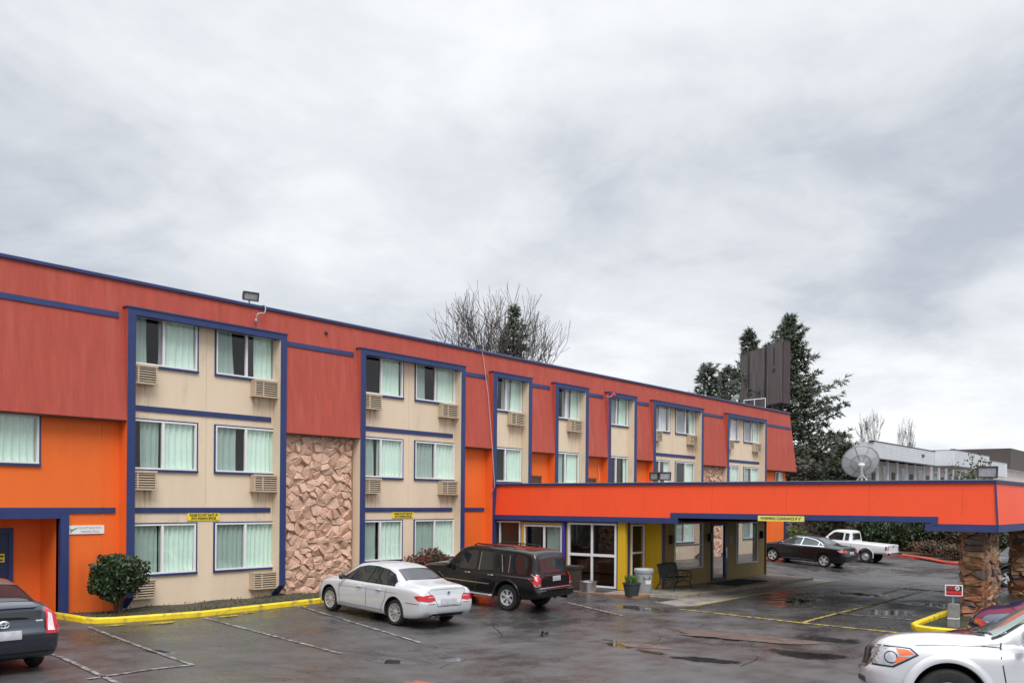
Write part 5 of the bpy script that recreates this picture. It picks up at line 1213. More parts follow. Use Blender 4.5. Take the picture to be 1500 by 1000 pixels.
# ---- white pickup in the foreground (front half in the picture)
FT = dict(L=5.22, ra=1.15, fa=4.35, Rw=.385, Ra=.44, lift=.02, shoulder=.13, round=.13,
 zt=[(0, 1.18), (.04, 1.2), (1.50, 1.2), (1.55, 1.3), (1.66, 1.68), (1.8, 1.75), (2.4, 1.79), (2.9, 1.75), (3.1, 1.69), (3.88, 1.235), (4.0, 1.20), (4.4, 1.195), (4.8, 1.155), (5.0, 1.11), (5.1, 1.065), (5.17, 1.01), (5.22, .93)],
 wr=[(0, .80), (1.5, .80), (1.8, .64), (3.0, .66), (3.9, .76), (4.5, .70), (4.9, .64), (5.1, .60), (5.22, .52)],
 W=[(0, .86), (.04, .9), (.3, .925), (3.7, .925), (4.35, .935), (4.75, .905), (4.95, .87), (5.08, .80), (5.17, .71), (5.22, .60)],
 belt=[(0, 1.10), (1.5, 1.10), (3.2, 1.07), (3.95, 1.05), (4.4, 1.03), (4.8, .99), (5.1, .93), (5.22, .84)],
 zb=[(0, .55), (.6, .5), (3.6, .42), (4.8, .38), (5.1, .42), (5.22, .48)], front_lean=[(.3, -.02), (.5, .04), (.68, .05), (.74, .0), (.95, -.03), (1.1, -.02)], cut=[(.06, 1.42, -.74, .74, .7, 1.6)])
pf = paint('paint_pearl', (.52, .53, .55), .15, .3)
c = Car('pickup_truck', FT, pf, 'pearl white pickup in the right foreground, amber corner lamps, windscreen facing left', 'pickup truck', 'cars in the motel lot')
c.glazing([(1.78, 1.16), (1.80, 1.58), (2.5, 1.63), (3.0, 1.58), (3.56, 1.20), (3.54, 1.13)], [(2.62, 2.60, .10)], GL, .03)
c.panel('windscreen_seal', 'T', [(3.875, .76), (3.16, .63), (3.12, 0), (3.16, -.63), (3.875, -.76), (3.95, -.4), (3.975, 0), (3.95, .4)], TRIM, .004)
c.panel('windscreen', 'T', [(3.85, .735), (3.18, .605), (3.14, 0), (3.18, -.605), (3.85, -.735), (3.92, -.4), (3.945, 0), (3.92, .4)], mat('windscreen_glass', (.20, .27, .25), .02, spec=1.), .010)
c.panel('cowl', 'T', [(3.93, .70), (4.01, .66), (4.06, 0), (4.01, -.66), (3.93, -.70), (3.985, -.4), (4.0, 0), (3.985, .4)], TRIM, .012)
for y0, y1 in ((.55, .05), (-.05, -.60)):
    q = MB(); h0 = c.bvh.ray_cast(Vector((3.98-c.ox, y0, 4)), Vector((0, 0, -1)))[0]; h1 = c.bvh.ray_cast(Vector((3.78-c.ox, y1, 4)), Vector((0, 0, -1)))[0]
    q.tube([h0+Vector((0, 0, .03)), (h0+h1)/2+Vector((0, 0, .045)), h1+Vector((0, 0, .03))], .011, 5); q.build('wiper', M['black'], c.root, local=True)
for sg in (1, -1):
    # lamp wraps from the nose round the corner of the wing
    c.panel('headlight_bezel', 'S', [(4.69, .895), (4.78, .975), (5.19, .995), (5.20, .735), (4.97, .725)], TRIM, .004, side=(sg,), cell=.035)
    c.panel('headlight', 'S', [(4.725, .897), (4.79, .955), (5.18, .975), (5.185, .755), (4.985, .745)], LCLR, .010, side=(sg,), cell=.035)
    c.panel('indicator', 'S', [(4.745, .897), (4.80, .942), (4.94, .948), (4.90, .875)], LAMB, .015, side=(sg,), cell=.035); c.panel('indicator', 'S', [(4.80, .862), (4.91, .862), (4.98, .79), (4.93, .785)], LAMB, .015, side=(sg,), cell=.035)
    for cx_, cz_, r_ in ((4.995, .845, .06),):
        c.panel('reflector', 'S', [(cx_+(r_+.014)*cos(a), cz_+(r_+.014)*sin(a)) for a in [2*pi*k/12 for k in range(12)]], TRIM, .013, side=(sg,), cell=.05); c.panel('reflector', 'S', [(cx_+r_*cos(a), cz_+r_*sin(a)) for a in [2*pi*k/12 for k in range(12)]], M['chrome'], .016, side=(sg,), cell=.05)
    c.panel('headlight', 'F', [(sg*.47, .75), (sg*.60, .755), (sg*.60, .97), (sg*.52, .96)], LCLR, .012, cell=.035)
    for xa in (FT['fa'], FT['ra']):
        b = MB()
        rr = FT['Ra']; zc_ = FT['Rw']+.02; ids = []
        for k in range(33):
            a = R(-12+204*k/32); ids.append(b.vs([(xa-c.ox+q_*cos(a), sg*yy, zc_+q_*sin(a)) for q_, yy in ((rr-.012, .90), (rr-.005, .965), (rr+.025, .972), (rr+.07, .958), (rr+.10, .915))]))
        for a_, b_ in zip(ids, ids[1:]):
            for j in range(4): b.face((a_+j, a_+j+1, b_+j+1, b_+j))
        b.build('fender_flare', pf, c.root, local=True, smooth=True, sharp=60)
c.panel('grille_surround', 'F', [(-.42, .70), (.42, .70), (.47, .98), (-.47, .98)], mat('grille_grey', (.25, .25, .27), .3, .6), .010, cell=.04)
c.panel('grille', 'F', [(-.36, .73), (-.06, .73), (-.16, .95), (-.42, .95)], M['black'], .016, cell=.04); c.panel('grille', 'F', [(.36, .73), (.06, .73), (.16, .95), (.42, .95)], M['black'], .016, cell=.04)
c.line('hood_gap', 'S', [(3.95, 1.06), (4.4, 1.045), (4.72, 1.01)], .008, mat('soft_gap', (.16, .16, .17), .6), .002); c.line('door_gap', 'S', [(3.78, 1.12), (3.80, .95), (3.72, .5)], .014); c.line('door_gap', 'S', [(2.62, 1.1), (2.62, .5)], .014)
c.line('bumper_gap', 'S', [(4.70, .70), (4.72, .62)], .012); c.line('wing_gap', 'S', [(3.78, 1.06), (3.99, 1.065)], .01)
c.panel('bumper_intake', 'F', [(-.6, .45), (.6, .45), (.55, .58), (-.55, .58)], M['black'], .006)
c.mirror_(3.55, .90, 1.18, pf, 1.5); c.wheels('six', .22, .26, track=.92)
FRONTIER = c
hd = R(118.6); hx, hy = cos(hd), sin(hd)
# left front wheel centre sits about (8.35,-20.95)
FX_, FY_ = 8.42, -20.80
c.place(13.29, -21.0, R(112.1), 1.0)

# ---- vehicles glimpsed at the right
c = sedan('maroon sedan nose showing behind the white foreground pickup', paint('paint_maroon', (.12, .012, .02), .2, .25)); c.place(18.5, -20.3, R(118), 1.0)
c = sedan('dark blue sedan by the stone pillar, mostly behind the maroon one', paint('paint_navy', (.01, .02, .09), .3, .25)); c.place(23.3, -20.0, R(125), 1.0)
c = suv('black sport utility vehicle glimpsed between the two stone pillars', _cp.deepcopy(SUV), paint('paint_black', (.004, .0035, .004), rough=.25, coat=.35)); c.wheels('six', .235, .25); c.place(43.1, -15.5, R(128), 1.0)
c = sedan('silver sedan parked far off on the street at the right', paint('paint_silver', (.45, .46, .48), .6, .3)); c.place(86, -14, R(160), 1.0)
# ================================================================ surroundings
# ---- brown pylon sign behind the motel
L0 = Vector((63.47, 6.81, 0)); R0 = Vector((59.65, 1.98, 0)); d = (R0-L0).normalized(); n = Vector((d.y, -d.x, 0))
if n.dot(Vector((0, -22.7, 0))-R0) < 0: n = -n
Ls = (R0-L0).length
e = empty('pylon_sign', ((L0+R0)/2)[:], 'weathered brown back of a tall sign cabinet on posts behind the motel', 'sign')
def pb(a, b, z0, z1, t0, t1, mb):   # box along the sign
    P_ = [L0+d*a+n*t0, L0+d*b+n*t0, L0+d*b+n*t1, L0+d*a+n*t1]; mb.prism([(p.x, p.y, z0) for p in P_], (0, 0, z1-z0))
sm = mat('sign_brown', (.105, .082, .078), .6, var=.3, vs=.8, stretch=(3, 3, .25), bump=.2, bs=10, dirt=((.19, .165, .155), 1.2, .52, .7)); sd_ = mat('sign_dark', (.022, .018, .02), .6); ss_ = mat('sign_side', (.06, .04, .045), .6, var=.2, vs=1)
b = MB(); pb(0, Ls, 9.52, 13.68, -.5, 0, b); b.build('cabinet', ss_, e)
for a, c_, z0, z1, t in ((.02, .21, 9.56, 13.5, .05), (.25, .60, 9.5, 13.66, .08), (.655, .985, 9.6, 13.74, .07)):
    b = MB(); pb(Ls*a, Ls*c_, z0, z1, .003, t, b); b.build('panel', sm, e)
b = MB(); pb(Ls*.21, Ls*.25, 9.6, 13.5, .003, .03, b); b.build('channel', sd_, e); b = MB(); pb(Ls*.60, Ls*.655, 9.6, 13.6, .003, .03, b); b.build('channel', sd_, e)
b = MB(); pb(Ls*.80, Ls*.83, 12.2, 13.4, .072, .078, b); pb(Ls*.785, Ls*.84, 11.7, 12.0, .072, .079, b); b.build('rust_streak', sd_, e)
for t in (.25, .75):
    b = MB(); q = L0+d*Ls*t-n*.25; b.tube([(q.x, q.y, 0), (q.x, q.y, 9.6)], .22, 10); b.build('post', M['dark'], e)
e = empty('roof_railing', (52.6, 1.5, 8.2), 'small white pipe railing on the motel roof in front of the brown sign', 'railing')
b = MB(); b.tube([(51.9, 1.2, 8.2), (51.9, 1.2, 8.98), (53.6, .6, 9.22)], .025, 5); b.tube([(53.6, .6, 8.2), (53.6, .6, 9.22)], .025, 5); b.tube([(52.7, .9, 8.2), (52.7, .9, 9.1)], .02, 5); b.build('pipes', M['white'], e)

# ---- white two storey building beyond the lot
wm = mat('ribbed_white', (.70, .72, .75), .5, var=.05, vs=1.5); wl = mat('beige_block', (.52, .46, .42), .8, var=.08, vs=1.2); tg = mat('teal_glass', (.10, .16, .17), .1, spec=.8); dk = mat('dark_opening', (.05, .05, .055), .5)
e = empty('long_building', (90, 3, 0), 'long white flat roofed building with ribbed fascia and columns at the right', 'building')
def bpart(name, m, *bx): return part(name, m, e, *bx)
q = MB()
def ribbed(x0, x1, y, z0, z1):
    q.box(x0, x1, y, y+.3, z0, z1)
    z = z0+.04
    while z < z1-.06: q.box(x0, x1, y-.03, y-.003, z, z+.10); z += .155
ribbed(64.5, 80.0, -2.4, 6.02, 7.10); q.box(79.7, 80.0, -3.8, -2.43, 6.0, 7.2); ribbed(80.0, 92.3, -3.8, 6.0, 7.25); ribbed(92.3, 101.5, -3.5, 5.6, 6.95)
q.box(64.5, 64.8, -2.1, .5, 6.02, 7.10)
q.build('fascia', wm, e)
bpart('roof', M['roof'], (64.8, 101.4, -2.0, .5, 6.8, 6.9), (72, 101.4, .5, 14, 6.8, 6.9)); bpart('roof_edge', M['dark'], (64.4, 80.0, -2.45, -2.1, 7.10, 7.18), (79.9, 92.3, -3.86, -3.5, 7.25, 7.32), (92.3, 101.5, -3.56, -3.2, 6.95, 7.02))
bpart('upper_wall', wl, (64.9, 101, -.9, .4, 2.9, 6.05), (72, 101, .4, 13.8, 2.9, 6.05)); bpart('lower_wall', wl, (64.9, 101, -1.9, .4, 0, 2.9), (72, 101, .4, 13.8, 0, 2.9)); bpart('walkway', wm, (64.5, 101, -2.3, -.9, 2.9, 3.05))
for k in range(15):
    x = 65.6+k*2.35; bpart('column', wm, (x, x+.18, -1.6, -1.45, 3.06, 6.02))
    if k % 2 == 0: w_ = bpart('window', wm, (x+.7, x+2.0, -.97, -.905, 4.0, 5.7)); part('pane', tg, w_, (x+.8, x+1.3, -.985, -.973, 4.1, 5.6), (x+1.4, x+1.9, -.985, -.973, 4.1, 5.6))
    else: bpart('door', dk, (x+.9, x+1.8, -.96, -.905, 3.06, 5.3))
for x in (66.2, 70.5, 76): w_ = bpart('window', wm, (x, x+1.9, -1.98, -1.905, .5, 1.75)); part('pane', tg, w_, (x+.1, x+.9, -1.995, -1.983, .6, 1.65), (x+1.0, x+1.8, -1.995, -1.983, .6, 1.65))
bpart('porch_roof', wm, (64.9, 68.5, -3.0, -1.95, 1.85, 2.5)); bpart('vent', M['dark'], (76.0, 76.5, -2.5, -2.44, 6.55, 6.75), (88.0, 88.4, -3.9, -3.85, 6.6, 6.75))
bpart('back_parapet', wm, (101.5, 125, -5.5, -5.2, 4.8, 6.1), (101.5, 125, -5.2, 12, 0, 5.0))
e2 = empty('dark_roof_building', (120, -5, 0), 'far building with a plain dark brown roof band at the right edge', 'building')
part('roof_band', mat('dark_brown_roof', (.075, .06, .055), .7, var=.1, vs=.5), e2, (106, 150, -3, -2.5, 6.6, 8.7), (106, 106.5, -2.5, 14, 6.6, 8.7)); part('wall', wl, e2, (106.6, 150, -2.4, 14, 0, 6.6))
e3 = empty('garden_wall', (63, 0, 0), 'low beige block wall with ivy hanging over it behind the black sedan', 'wall')
part('blocks', wl, e3, (63, 63.3, -2.5, 2.35, 0, 2.6), (63, 63.3, 2.35, 5, 0, 2.6)); part('coping', wm, e3, (62.95, 63.35, -2.55, 5.05, 2.603, 2.68))

# ---- foliage helpers
def leaf(mb, p, s, rg, el=1.6):
    a, t = rg.uniform(0, 2*pi), rg.uniform(-1.1, 1.1); u = Vector((cos(a)*cos(t), sin(a)*cos(t), sin(t))); v = u.orthogonal(); v.rotate(Matrix.Rotation(rg.uniform(0, 2*pi), 3, u)); v.normalize()
    s *= rg.uniform(.6, 1.3); p = Vector(p); mb.poly([p-u*s*el*.5, p+v*s*.38, p+u*s*el*.5, p-v*s*.38])
def blob_pts(c, r, n, rg, shell=.55, lump=.26, flat=None):
    out = []; ph = [rg.uniform(0, 6) for _ in range(6)]
    while len(out) < n:
        v = Vector((rg.gauss(0, 1), rg.gauss(0, 1), rg.gauss(0, 1))).normalized()
        k = 1+lump*(sin(4*v.x+ph[0])*sin(4*v.y+ph[1])+.6*sin(9*v.z+ph[2])*sin(8*v.x+ph[3]))
        t = shell+(1-shell)*rg.random()**.6; p = Vector((c[0]+v.x*r[0]*k*t, c[1]+v.y*r[1]*k*t, c[2]+v.z*r[2]*k*t))
        if flat is not None and p.z > flat: p.z = flat-rg.uniform(0, .06)
        out.append(p)
    return out
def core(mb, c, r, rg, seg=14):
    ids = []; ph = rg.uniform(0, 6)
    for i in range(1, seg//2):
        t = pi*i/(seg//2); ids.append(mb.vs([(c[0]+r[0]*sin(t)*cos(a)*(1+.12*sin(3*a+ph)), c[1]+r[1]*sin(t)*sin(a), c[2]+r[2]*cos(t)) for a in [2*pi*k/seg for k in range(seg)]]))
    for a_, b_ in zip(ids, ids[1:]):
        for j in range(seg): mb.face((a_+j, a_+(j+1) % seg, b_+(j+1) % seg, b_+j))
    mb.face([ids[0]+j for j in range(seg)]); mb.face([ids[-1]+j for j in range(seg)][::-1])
GREEN = leafmat('leaf_dark_glossy', (.028, .052, .016), .7); HEDGE = leafmat('leaf_hedge', (.05, .065, .025), .7); BROWNL = leafmat('leaf_brown', (.085, .058, .03), .6); REDL = leafmat('leaf_red', (.16, .035, .03), .6)
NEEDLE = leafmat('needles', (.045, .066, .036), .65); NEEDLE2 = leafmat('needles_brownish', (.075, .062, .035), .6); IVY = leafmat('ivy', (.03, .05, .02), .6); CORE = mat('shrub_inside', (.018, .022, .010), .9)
def shrub(name, label, blobs, m, n, size, seed, cat='shrub', stems=True, flat=None, group=None, second=None):
    rg = random.Random(seed); c0 = blobs[0][0]; zb = ground(c0[0], c0[1])
    e = empty(name, (c0[0], c0[1], zb), label, cat, group); b = MB(); k = MB(); tot = sum(r[0]*r[2] for _, r in blobs); b2 = MB()
    for c, r in blobs:
        for p in blob_pts(c, r, int(n*r[0]*r[2]/tot), rg, flat=flat):
            leaf(b2 if (second and rg.random() < .3) else b, p, size, rg)
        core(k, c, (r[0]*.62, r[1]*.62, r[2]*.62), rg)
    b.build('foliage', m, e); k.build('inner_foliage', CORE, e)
    if second: b2.build('foliage', second, e)
    if stems:
        t = MB()
        for j in range(6):
            a = rg.uniform(0, 6.28); x, y = c0[0]+.12*cos(a), c0[1]+.12*sin(a); t.tube([(x, y, zb-.02), (c0[0]+.1*cos(a), c0[1]+.1*sin(a), zb+.2), (c0[0]+.25*cos(a), c0[1]+.25*sin(a), c0[2])], [.04, .03, .02], 5)
        t.build('stems', M['bark'], e)
    return e
shrub('clipped_shrub', 'round clipped evergreen shrub on bare stems inside the yellow kerb', [((11.83, -.86, .98), (.66, .58, .52)), ((11.65, -.95, .75), (.45, .45, .38))], GREEN, 8200, .062, 1, flat=1.48)
shrub('red_leaf_shrub', 'low reddish brown shrub by the wall behind the black vehicle bonnet', [((23.1, -.75, .75), (.85, .4, .52)), ((22.3, -.7, .62), (.5, .35, .4))], REDL, 3000, .06, 2, second=BROWNL)
shrub('rounded_shrub', 'rounded green shrub at the far end of the motel beside the orange wall', [((56.7, .0, .72), (1.0, .9, .62))], leafmat('leaf_yellowgreen', (.075, .10, .02), .6), 3500, .09, 3, stems=False)
shrub('red_leaf_shrub', 'low red shrub left of the rounded green shrub at the motel end', [((54.9, -1.0, .38), (.8, .5, .36))], REDL, 1400, .08, 4, stems=False)
# hedges and bushes along the red kerb
mk = MB(); kerb(mk, [(53.6, -12.0), (55.2, -10.1), (57.3, -7.85), (58.2, -5.6), (58.3, -3.2)], .2, .16); setting('red_kerb', mk, M['redkerb'])
mk = MB(); ids = []
for t in range(24):
    f_ = t/23; x0 = lerpk(f_, [(0, 54.2), (.5, 58.4), (1, 58.8)]); y0 = -12.5+f_*16; ids.append(mk.vs([(x0+k*1.6, y0, ground(x0, y0)+.10+.05*k) for k in range(6)]))
for a, b in zip(ids, ids[1:]):
    for j in range(5): mk.face((a+j, a+j+1, b+j+1, b+j))
setting('planting_bed', mk, mat('bark_mulch', (.10, .065, .045), .9, var=.5, vs=3, bump=.6, bs=10, dirt=((.05, .08, .02), 2, .52, .8)))
rg = random.Random(77)
BUSH = [((61.2, -3.4, 1.0), (1.0, .9, 1.0), GREEN, 'dark green bush against the white porch behind the pickup'),
        ((61.0, -5.4, 1.1), (1.3, 1.2, 1.3), GREEN, 'glossy dark green bush right of the pickup tailgate'),
        ((61.4, -7.2, 1.3), (1.5, 1.3, 1.7), HEDGE, 'tall olive bush in the middle of the bed behind the red kerb'),
        ((60.6, -8.8, 1.0), (1.4, 1.2, 1.4), BROWNL, 'brownish bush with bare twigs behind the red kerb'),
        ((59.3, -10.6, 1.1), (1.5, 1.2, 1.6), HEDGE, 'dark bush behind the red kerb next to the stone pillar'),
        ((64.6, -8.6, 2.9), (2.2, 1.4, 2.5), HEDGE, 'tall leafy bush rising above the canopy line left of the corner floodlight'),
        ((58.0, -13.2, 1.0), (1.6, 1.5, 1.5), HEDGE, 'bush seen between the two stone pillars')]
for k, (c, r, m, lab) in enumerate(BUSH): shrub('bush', lab, [(c, r), ((c[0]+.5, c[1]-.5, c[2]*.6), (r[0]*.8, r[1]*.8, r[2]*.6))], m, 3200, .13, 40+k, 'bush', False, group='bushes behind the red kerb', second=BROWNL if k in (2, 4) else None)
shrub('low_heath', 'low reddish brown ground plants along the red kerb', [((58.9, -7.7, .35), (.8, 1.5, .42)), ((57.7, -9.4, .2), (.9, 1.3, .45))], BROWNL, 2600, .09, 60, 'shrub', False, second=REDL)
shrub('red_maple', 'small deep red leaved bush hanging by the white porch', [((62.6, -5.2, 1.75), (.9, .9, .5))], leafmat('leaf_maroon', (.13, .015, .03), .5), 900, .11, 61, 'bush', False)
# shoots of the tall bush
b = MB()
for k in range(16):
    x, y = 64.6+rg.uniform(-2.2, 2), -8.6+rg.uniform(-1.3, 1.3); h = rg.uniform(4.6, 6.4); dx, dy = rg.uniform(-.4, .4), rg.uniform(-.4, .4)
    b.tube([(x, y, 2.5), (x+dx, y+dy, h)], [.02, .008], 3)
    for j in range(26): t = rg.uniform(.35, 1); leaf(b, (x+dx*t+rg.gauss(0, .12), y+dy*t+rg.gauss(0, .12), 2.5+(h-2.5)*t), .13, rg)
tag(b.build('tall_shoots', HEDGE, None), 'upright leafy shoots sticking up above the tall bush by the white building', 'shoots')
# ivy
b = MB()
for k in range(1500):
    y = rg.uniform(-.95, -.05); leaf(b, (62.93-rg.random()*.15, y, rg.uniform(.0, 2.7)), .12, rg)
for k in range(1400):
    y = rg.uniform(-.1, 2.4); z = 2.65-abs(rg.gauss(0, .32))*(1+.8*sin(y*5)); leaf(b, (62.93-rg.random()*.1, y, z), .11, rg)
tag(b.build('ivy', IVY, None), 'dark ivy climbing and hanging on the beige garden wall', 'ivy')

# ---- conifers
def conifer(name, x, y, h, wf, seed, label, m=NEEDLE, m2=NEEDLE2, z0=1.5, nb=120, cl=.34, rt=.28, dens=1., var=.68):
    rg = random.Random(seed); e = empty(name, (x, y, 0), label, 'tree', 'evergreens behind the motel')
    t = MB(); t.tube([(x, y, -.1), (x+.05, y, h*.4), (x-.05, y, h*.8), (x, y, h)], [rt, rt*.7, rt*.3, .03], 8); t.build('trunk', M['bark'], e)
    b = MB(); br = MB()
    for k in range(nb):
        f = (k+rg.random())/nb; z = z0+(h-z0)*f**.92; L_ = wf(z/h)*rg.uniform(var, 1.12); a = k*2.4+rg.uniform(-.4, .4)
        P0 = Vector((x, y, z)); dr = Vector((cos(a), sin(a), 0)); up_ = rg.uniform(-.02, .30)-.28*(1-f)
        pts = [P0+dr*L_*t_+Vector((0, 0, L_*(up_*t_+.22*t_*t_))) for t_ in (0, .35, .7, 1)]
        br.tube(pts, [.05*(1-f)+.025, .035, .02, .01], 4, cap=False)
        nc = int((7+L_*5.0)*dens)
        for c_ in range(nc):
            t_ = .18+.82*(c_+rg.random())/nc; i = min(2, int(t_*3)); u = t_*3-i; p = pts[i].lerp(pts[i+1], u)
            side = Vector((-dr.y, dr.x, 0))*rg.gauss(0, .30*L_*(1.15-t_)*.7)+Vector((0, 0, rg.gauss(-.02, .10)))
            q = p+side; ax = (dr*.8+side.normalized()*.7+Vector((0, 0, rg.uniform(-.1, .5)))).normalized()
            mb_ = b
            for n_ in range(9):
                v = Vector((rg.gauss(0, 1), rg.gauss(0, 1), rg.gauss(0, .8))).normalized(); dd = (ax*.7+v).normalized(); s_ = cl*rg.uniform(.6, 1.15); o_ = q+ax*rg.uniform(-.15, .25)*cl*2; w_ = dd.orthogonal().normalized()*cl*.17
                mb_.mi = 1 if (rg.random() < .14+.35*(f < .35)) else 0
                mb_.poly([o_-w_, o_+w_, o_+dd*s_])
    b.build('crown', [m, m2], e); br.build('branches', M['bark'], e); return e
wf_big = lambda q: 9.0*(1-q)**.9*(.9+.16*sin(q*23))+.25
conifer('conifer', 65.5, 4.0, 16.4, wf_big, 5, 'large dark conifer standing right of the brown sign behind the motel end', nb=205, z0=.8, cl=.40, dens=.9, var=.5)
wf_s = lambda q: 4.6*(1-q)**.75*(.85+.25*sin(q*13))+.25
conifer('conifer', 69.5, 8.9, 16.6, wf_s, 6, 'tall conifer whose top shows just left of the brown sign', nb=90, z0=7)
conifer('conifer', 68.4, 11.9, 13.9, lambda q: 2.8*(1-q)**.45+.2, 7, 'low rounded conifer top leftmost behind the motel roof', nb=70, z0=7)
conifer('conifer', 72.2, 12.0, 14.2, lambda q: 2.6*(1-q)**.5+.2, 8, 'smaller conifer top between the rounded one and the brown sign', nb=70, z0=7)
conifer('conifer', 47.6, 15.3, 15.6, lambda q: 3.0*(1-q)**.6*(.8+.35*sin(q*31))+.2, 9, 'dark narrow conifer growing among the bare branches behind the motel', nb=85, z0=7, cl=.30, dens=.8, var=.6)
conifer('conifer', 61.9, -1.3, 6.8, lambda q: 3.0*(1-q)**.7+.2, 16, 'young conifer behind the canopy, left of the big satellite dish', nb=80, z0=.6, cl=.34, rt=.12)
# ---- bare trees
def bare_tree(name, x, y, h, spread, seed, label, stems=1, tw=.02, depth=6, base=.22, group='bare trees', hw=None):
    rg = random.Random(seed); e = empty(name, (x, y, 0), label, 'tree', group); b = MB(); t = MB()
    def grow(p, dr, L_, r, lv, mb_):
        pts = [p]; d_ = dr.copy()
        for k in range(4):
            d_ = (d_+Vector((rg.gauss(0, .07), rg.gauss(0, .07), .07))).normalized(); pts.append(pts[-1]+d_*L_/4)
        r1 = max(tw*.7, r*.62); mb_.tube(pts, [r+(r1-r)*k/4 for k in range(5)], 5 if lv < 2 else 3, cap=False)
        if lv >= depth: return
        for k in range(1 if lv == 0 else 2):
            pass
        nk = rg.choice((2, 3)) if lv < 2 else rg.choice((2, 2, 3))
        for k in range(nk):
            a = rg.uniform(0, 2*pi); sp_ = rg.uniform(.22, .62)*(spread if lv < 3 else 1); w_ = d_.orthogonal(); w_.rotate(Matrix.Rotation(a, 3, d_)); nd = (d_+w_*sp_).normalized()
            grow(pts[-1], nd, L_*rg.uniform(.66, .88), r1, lv+1, b)
        if lv >= 1:
            for k in range(2):
                i = rg.randint(1, 3); a = rg.uniform(0, 2*pi); w_ = d_.orthogonal(); w_.rotate(Matrix.Rotation(a, 3, d_)); nd = (d_+w_*rg.uniform(.5, .9)).normalized(); grow(pts[i], nd, L_*rg.uniform(.45, .65), max(tw, r*.4), min(depth, lv+2), b)
    if stems == 1: grow(Vector((x, y, 0)), Vector((0, 0, 1)), h*.30, base, 0, t)
    else:
        t.tube([(x, y, -.1), (x, y, h*.16)], [base*1.4, base*1.2], 8)
        for k in range(stems):
            a = 2*pi*k/stems+.5; grow(Vector((x, y, h*.15)), Vector((cos(a)*.36*spread, sin(a)*.36*spread, 1)).normalized(), h*.24, base*.8, 1, b)
    zs = [v[2] for v in b.v]; k_ = h/max(zs)
    ds = sorted(math.hypot(v[0]-x, v[1]-y) for v in b.v); kw = hw/ds[int(len(ds)*.985)] if hw else 1
    for mb_ in (b, t): mb_.v = [(x+(vx-x)*kw, y+(vy-y)*kw, vz*k_) for vx, vy, vz in mb_.v]
    t.build('trunk', M['twig'], e); b.build('branches', M['twig'], e); return e
bare_tree('bare_tree', 47.1, 17.2, 17.6, .72, 12, 'big leafless tree with a wide crown of fine twigs behind the motel roof', stems=9, tw=.02, depth=6, hw=4.8)
bare_tree('bare_tree', 49.8, 15.5, 12.8, .8, 15, 'lower leafless tree at the right flank of the big bare crown', stems=5, tw=.014, depth=6, hw=2.0)
bare_tree('bare_tree', 112.5, 12.8, 14.1, .8, 13, 'thin leafless tree above the white building, left of the pair', tw=.03, depth=6, base=.2, hw=1.9)
bare_tree('bare_tree', 125, 13.0, 14.2, .8, 14, 'thin leafless tree above the white building, right of the pair', tw=.03, depth=6, base=.2, hw=1.9)

# ---- sign on a post and traffic cone
sx, sy = 24.75, -16.85; z0 = ground(sx, sy)
e = empty('no_parking_sign', (sx, sy, z0), 'small red and black no parking sign on a grey post at the kerb island', 'sign')
dv_ = Vector((-.93, -.36, 0)).normalized(); rt_ = Vector((-dv_.y, dv_.x, 0)); rt_ = rt_ if rt_.dot(Vector((.62, -.78, 0))) > 0 else -rt_
C0 = Vector((sx, sy, .76))+dv_*.12
def sq(cx, cz, w_, h_, t0, t1): 
    P_ = [C0+rt_*(cx+a*w_/2)+Vector((0, 0, cz+b_*h_/2))+dv_*t0 for a, b_ in ((-1, -1), (1, -1), (1, 1), (-1, 1))]; mb = MB(); mb.prism([p[:] for p in P_], (dv_*(t1-t0))[:]); return mb
sq(0, 0, .40, .275, 0, .010).build('border', M['cloud_white'], e); sq(0, 0, .35, .225, .0105, .014).build('panel', M['ink'], e); sq(0, -.055, .335, .10, .0145, .017).build('red_panel', mat('deep_red', (.35, .01, .02), .4), e)
text_obj('lettering', 'NO', .105, M['redink'], (C0+rt_*-.07+Vector((0, 0, .055))+dv_*.019)[:], rt_, (0, 0, 1), e, bold=.004); text_obj('lettering', 'PARKING', .085, mat('bright_red', (.9, .04, .05), .5), (C0+Vector((0, 0, -.055))+dv_*.021)[:], rt_, (0, 0, 1), e, bold=.003, sx=.95)
b = MB(); ring = [C0+rt_*(.075+.042*cos(a))+Vector((0, 0, .052+.042*sin(a)))+dv_*.02 for a in [2*pi*k/20 for k in range(21)]]; b.tube(ring, .011, 5); b.tube([C0+rt_*(.075-.03)+Vector((0, 0, .052+.03))+dv_*.02, C0+rt_*(.075+.03)+Vector((0, 0, .052-.03))+dv_*.02], .009, 4); b.build('circle_symbol', M['cloud_white'], e)
b = MB(); b.prism([(sx-.03, sy-.02, z0), (sx+.03, sy-.02, z0), (sx+.03, sy+.02, z0), (sx-.03, sy+.02, z0)], (0, 0, .88-z0)); b.build('post', M['galv'], e)
b = MB(); b.box(sx-.09, sx+.12, sy-.13, sy+.10, z0-.05, .42); b.build('sleeve', mat('grey_sleeve', (.26, .26, .25), .6, var=.3, vs=5), e); b = MB(); b.box(sx-.094, sx+.124, sy-.134, sy+.104, .05, .08); b.build('tape', M['cloud_white'], e)
e = empty('traffic_cone', (37.0, -15.4, ground(37, -15.4)), 'orange traffic cone beside the stone pillar', 'cone'); om = mat('cone_orange', (.85, .09, .01), .5)
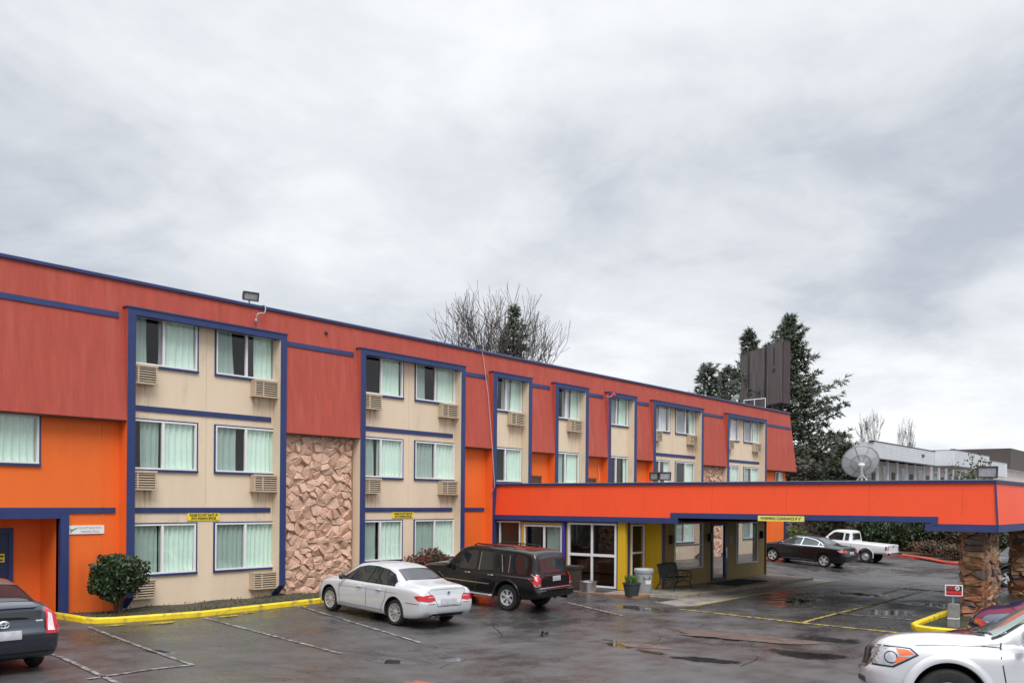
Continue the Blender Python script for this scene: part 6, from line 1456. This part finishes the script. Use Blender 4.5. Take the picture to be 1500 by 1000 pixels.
b = MB(); b.lathe([(.13, .03), (.03, .68), (.0001, .70)], 20); b.build('body', om, e, local=True, smooth=True); b = MB(); b.box(-.19, .19, -.19, .19, 0, .035); b.build('base', om, e, local=True)
b = MB(); x, y = 17.77, -9.5; rg = random.Random(2)
for k in range(26): leaf(b, (x+rg.gauss(0, .05), y+rg.gauss(0, .05), ground(x, y)+.02+rg.random()*.07), .07, rg)
tag(b.build('dead_leaves', mat('black_leaves', (.012, .010, .009), .6), None), 'small dark clump of wet leaves on the asphalt behind the white sedan', 'leaves')
# litter and specks of leaves
b = MB()
for k in range(420):
    x, y = rg.uniform(8, 30), rg.uniform(-17, -2.6); a = rg.uniform(0, 6.28); s_ = rg.uniform(.008, .022); z = ground(x, y)+.012
    b.poly([(x+s_*cos(a+t), y+s_*sin(a+t)*.6, z+.004*t) for t in (0, 1.6, 3.1, 4.7)])
tag(b.build('leaf_litter', mat('litter_leaf', (.16, .12, .08), .7, var=.5, vs=3), None), 'tiny leaves and grit scattered over the wet asphalt', 'leaf litter', kind='stuff')
# ---- unseen hedge, added so the lobby windows mirror something dark
b = MB(); rg = random.Random(98)
for k in range(9000):
    x = rg.uniform(8, 120); leaf(b, (x, -46+rg.gauss(0, 1.1), rg.uniform(0, 3.2+1.6*sin(x*.31)+.8*sin(x*1.3))), .7, rg, 1.3)
tag(b.build('reflection_hedge', HEDGE, None), 'unseen hedge added to darken the reflections in the lobby windows', 'hedge', kind='stuff')
# ---- far woods closing the horizon
b = MB(); rg = random.Random(99)
for k in range(3200):
    a = rg.uniform(R(-180), R(180)); rr = rg.uniform(170, 230); x, y = rr*cos(a), -22.7+rr*sin(a); hh = rg.uniform(3.0, 6.5); w_ = rg.uniform(2, 4)
    for j in range(10): leaf(b, (x+rg.gauss(0, w_*.5), y+rg.gauss(0, w_*.5), rg.uniform(.3, hh)), 2.0, rg, 1.2)
tag(b.build('distant_woods', leafmat('far_trees', (.06, .07, .06), .5), None), 'low far off belt of trees along the horizon', 'woods', kind='stuff')
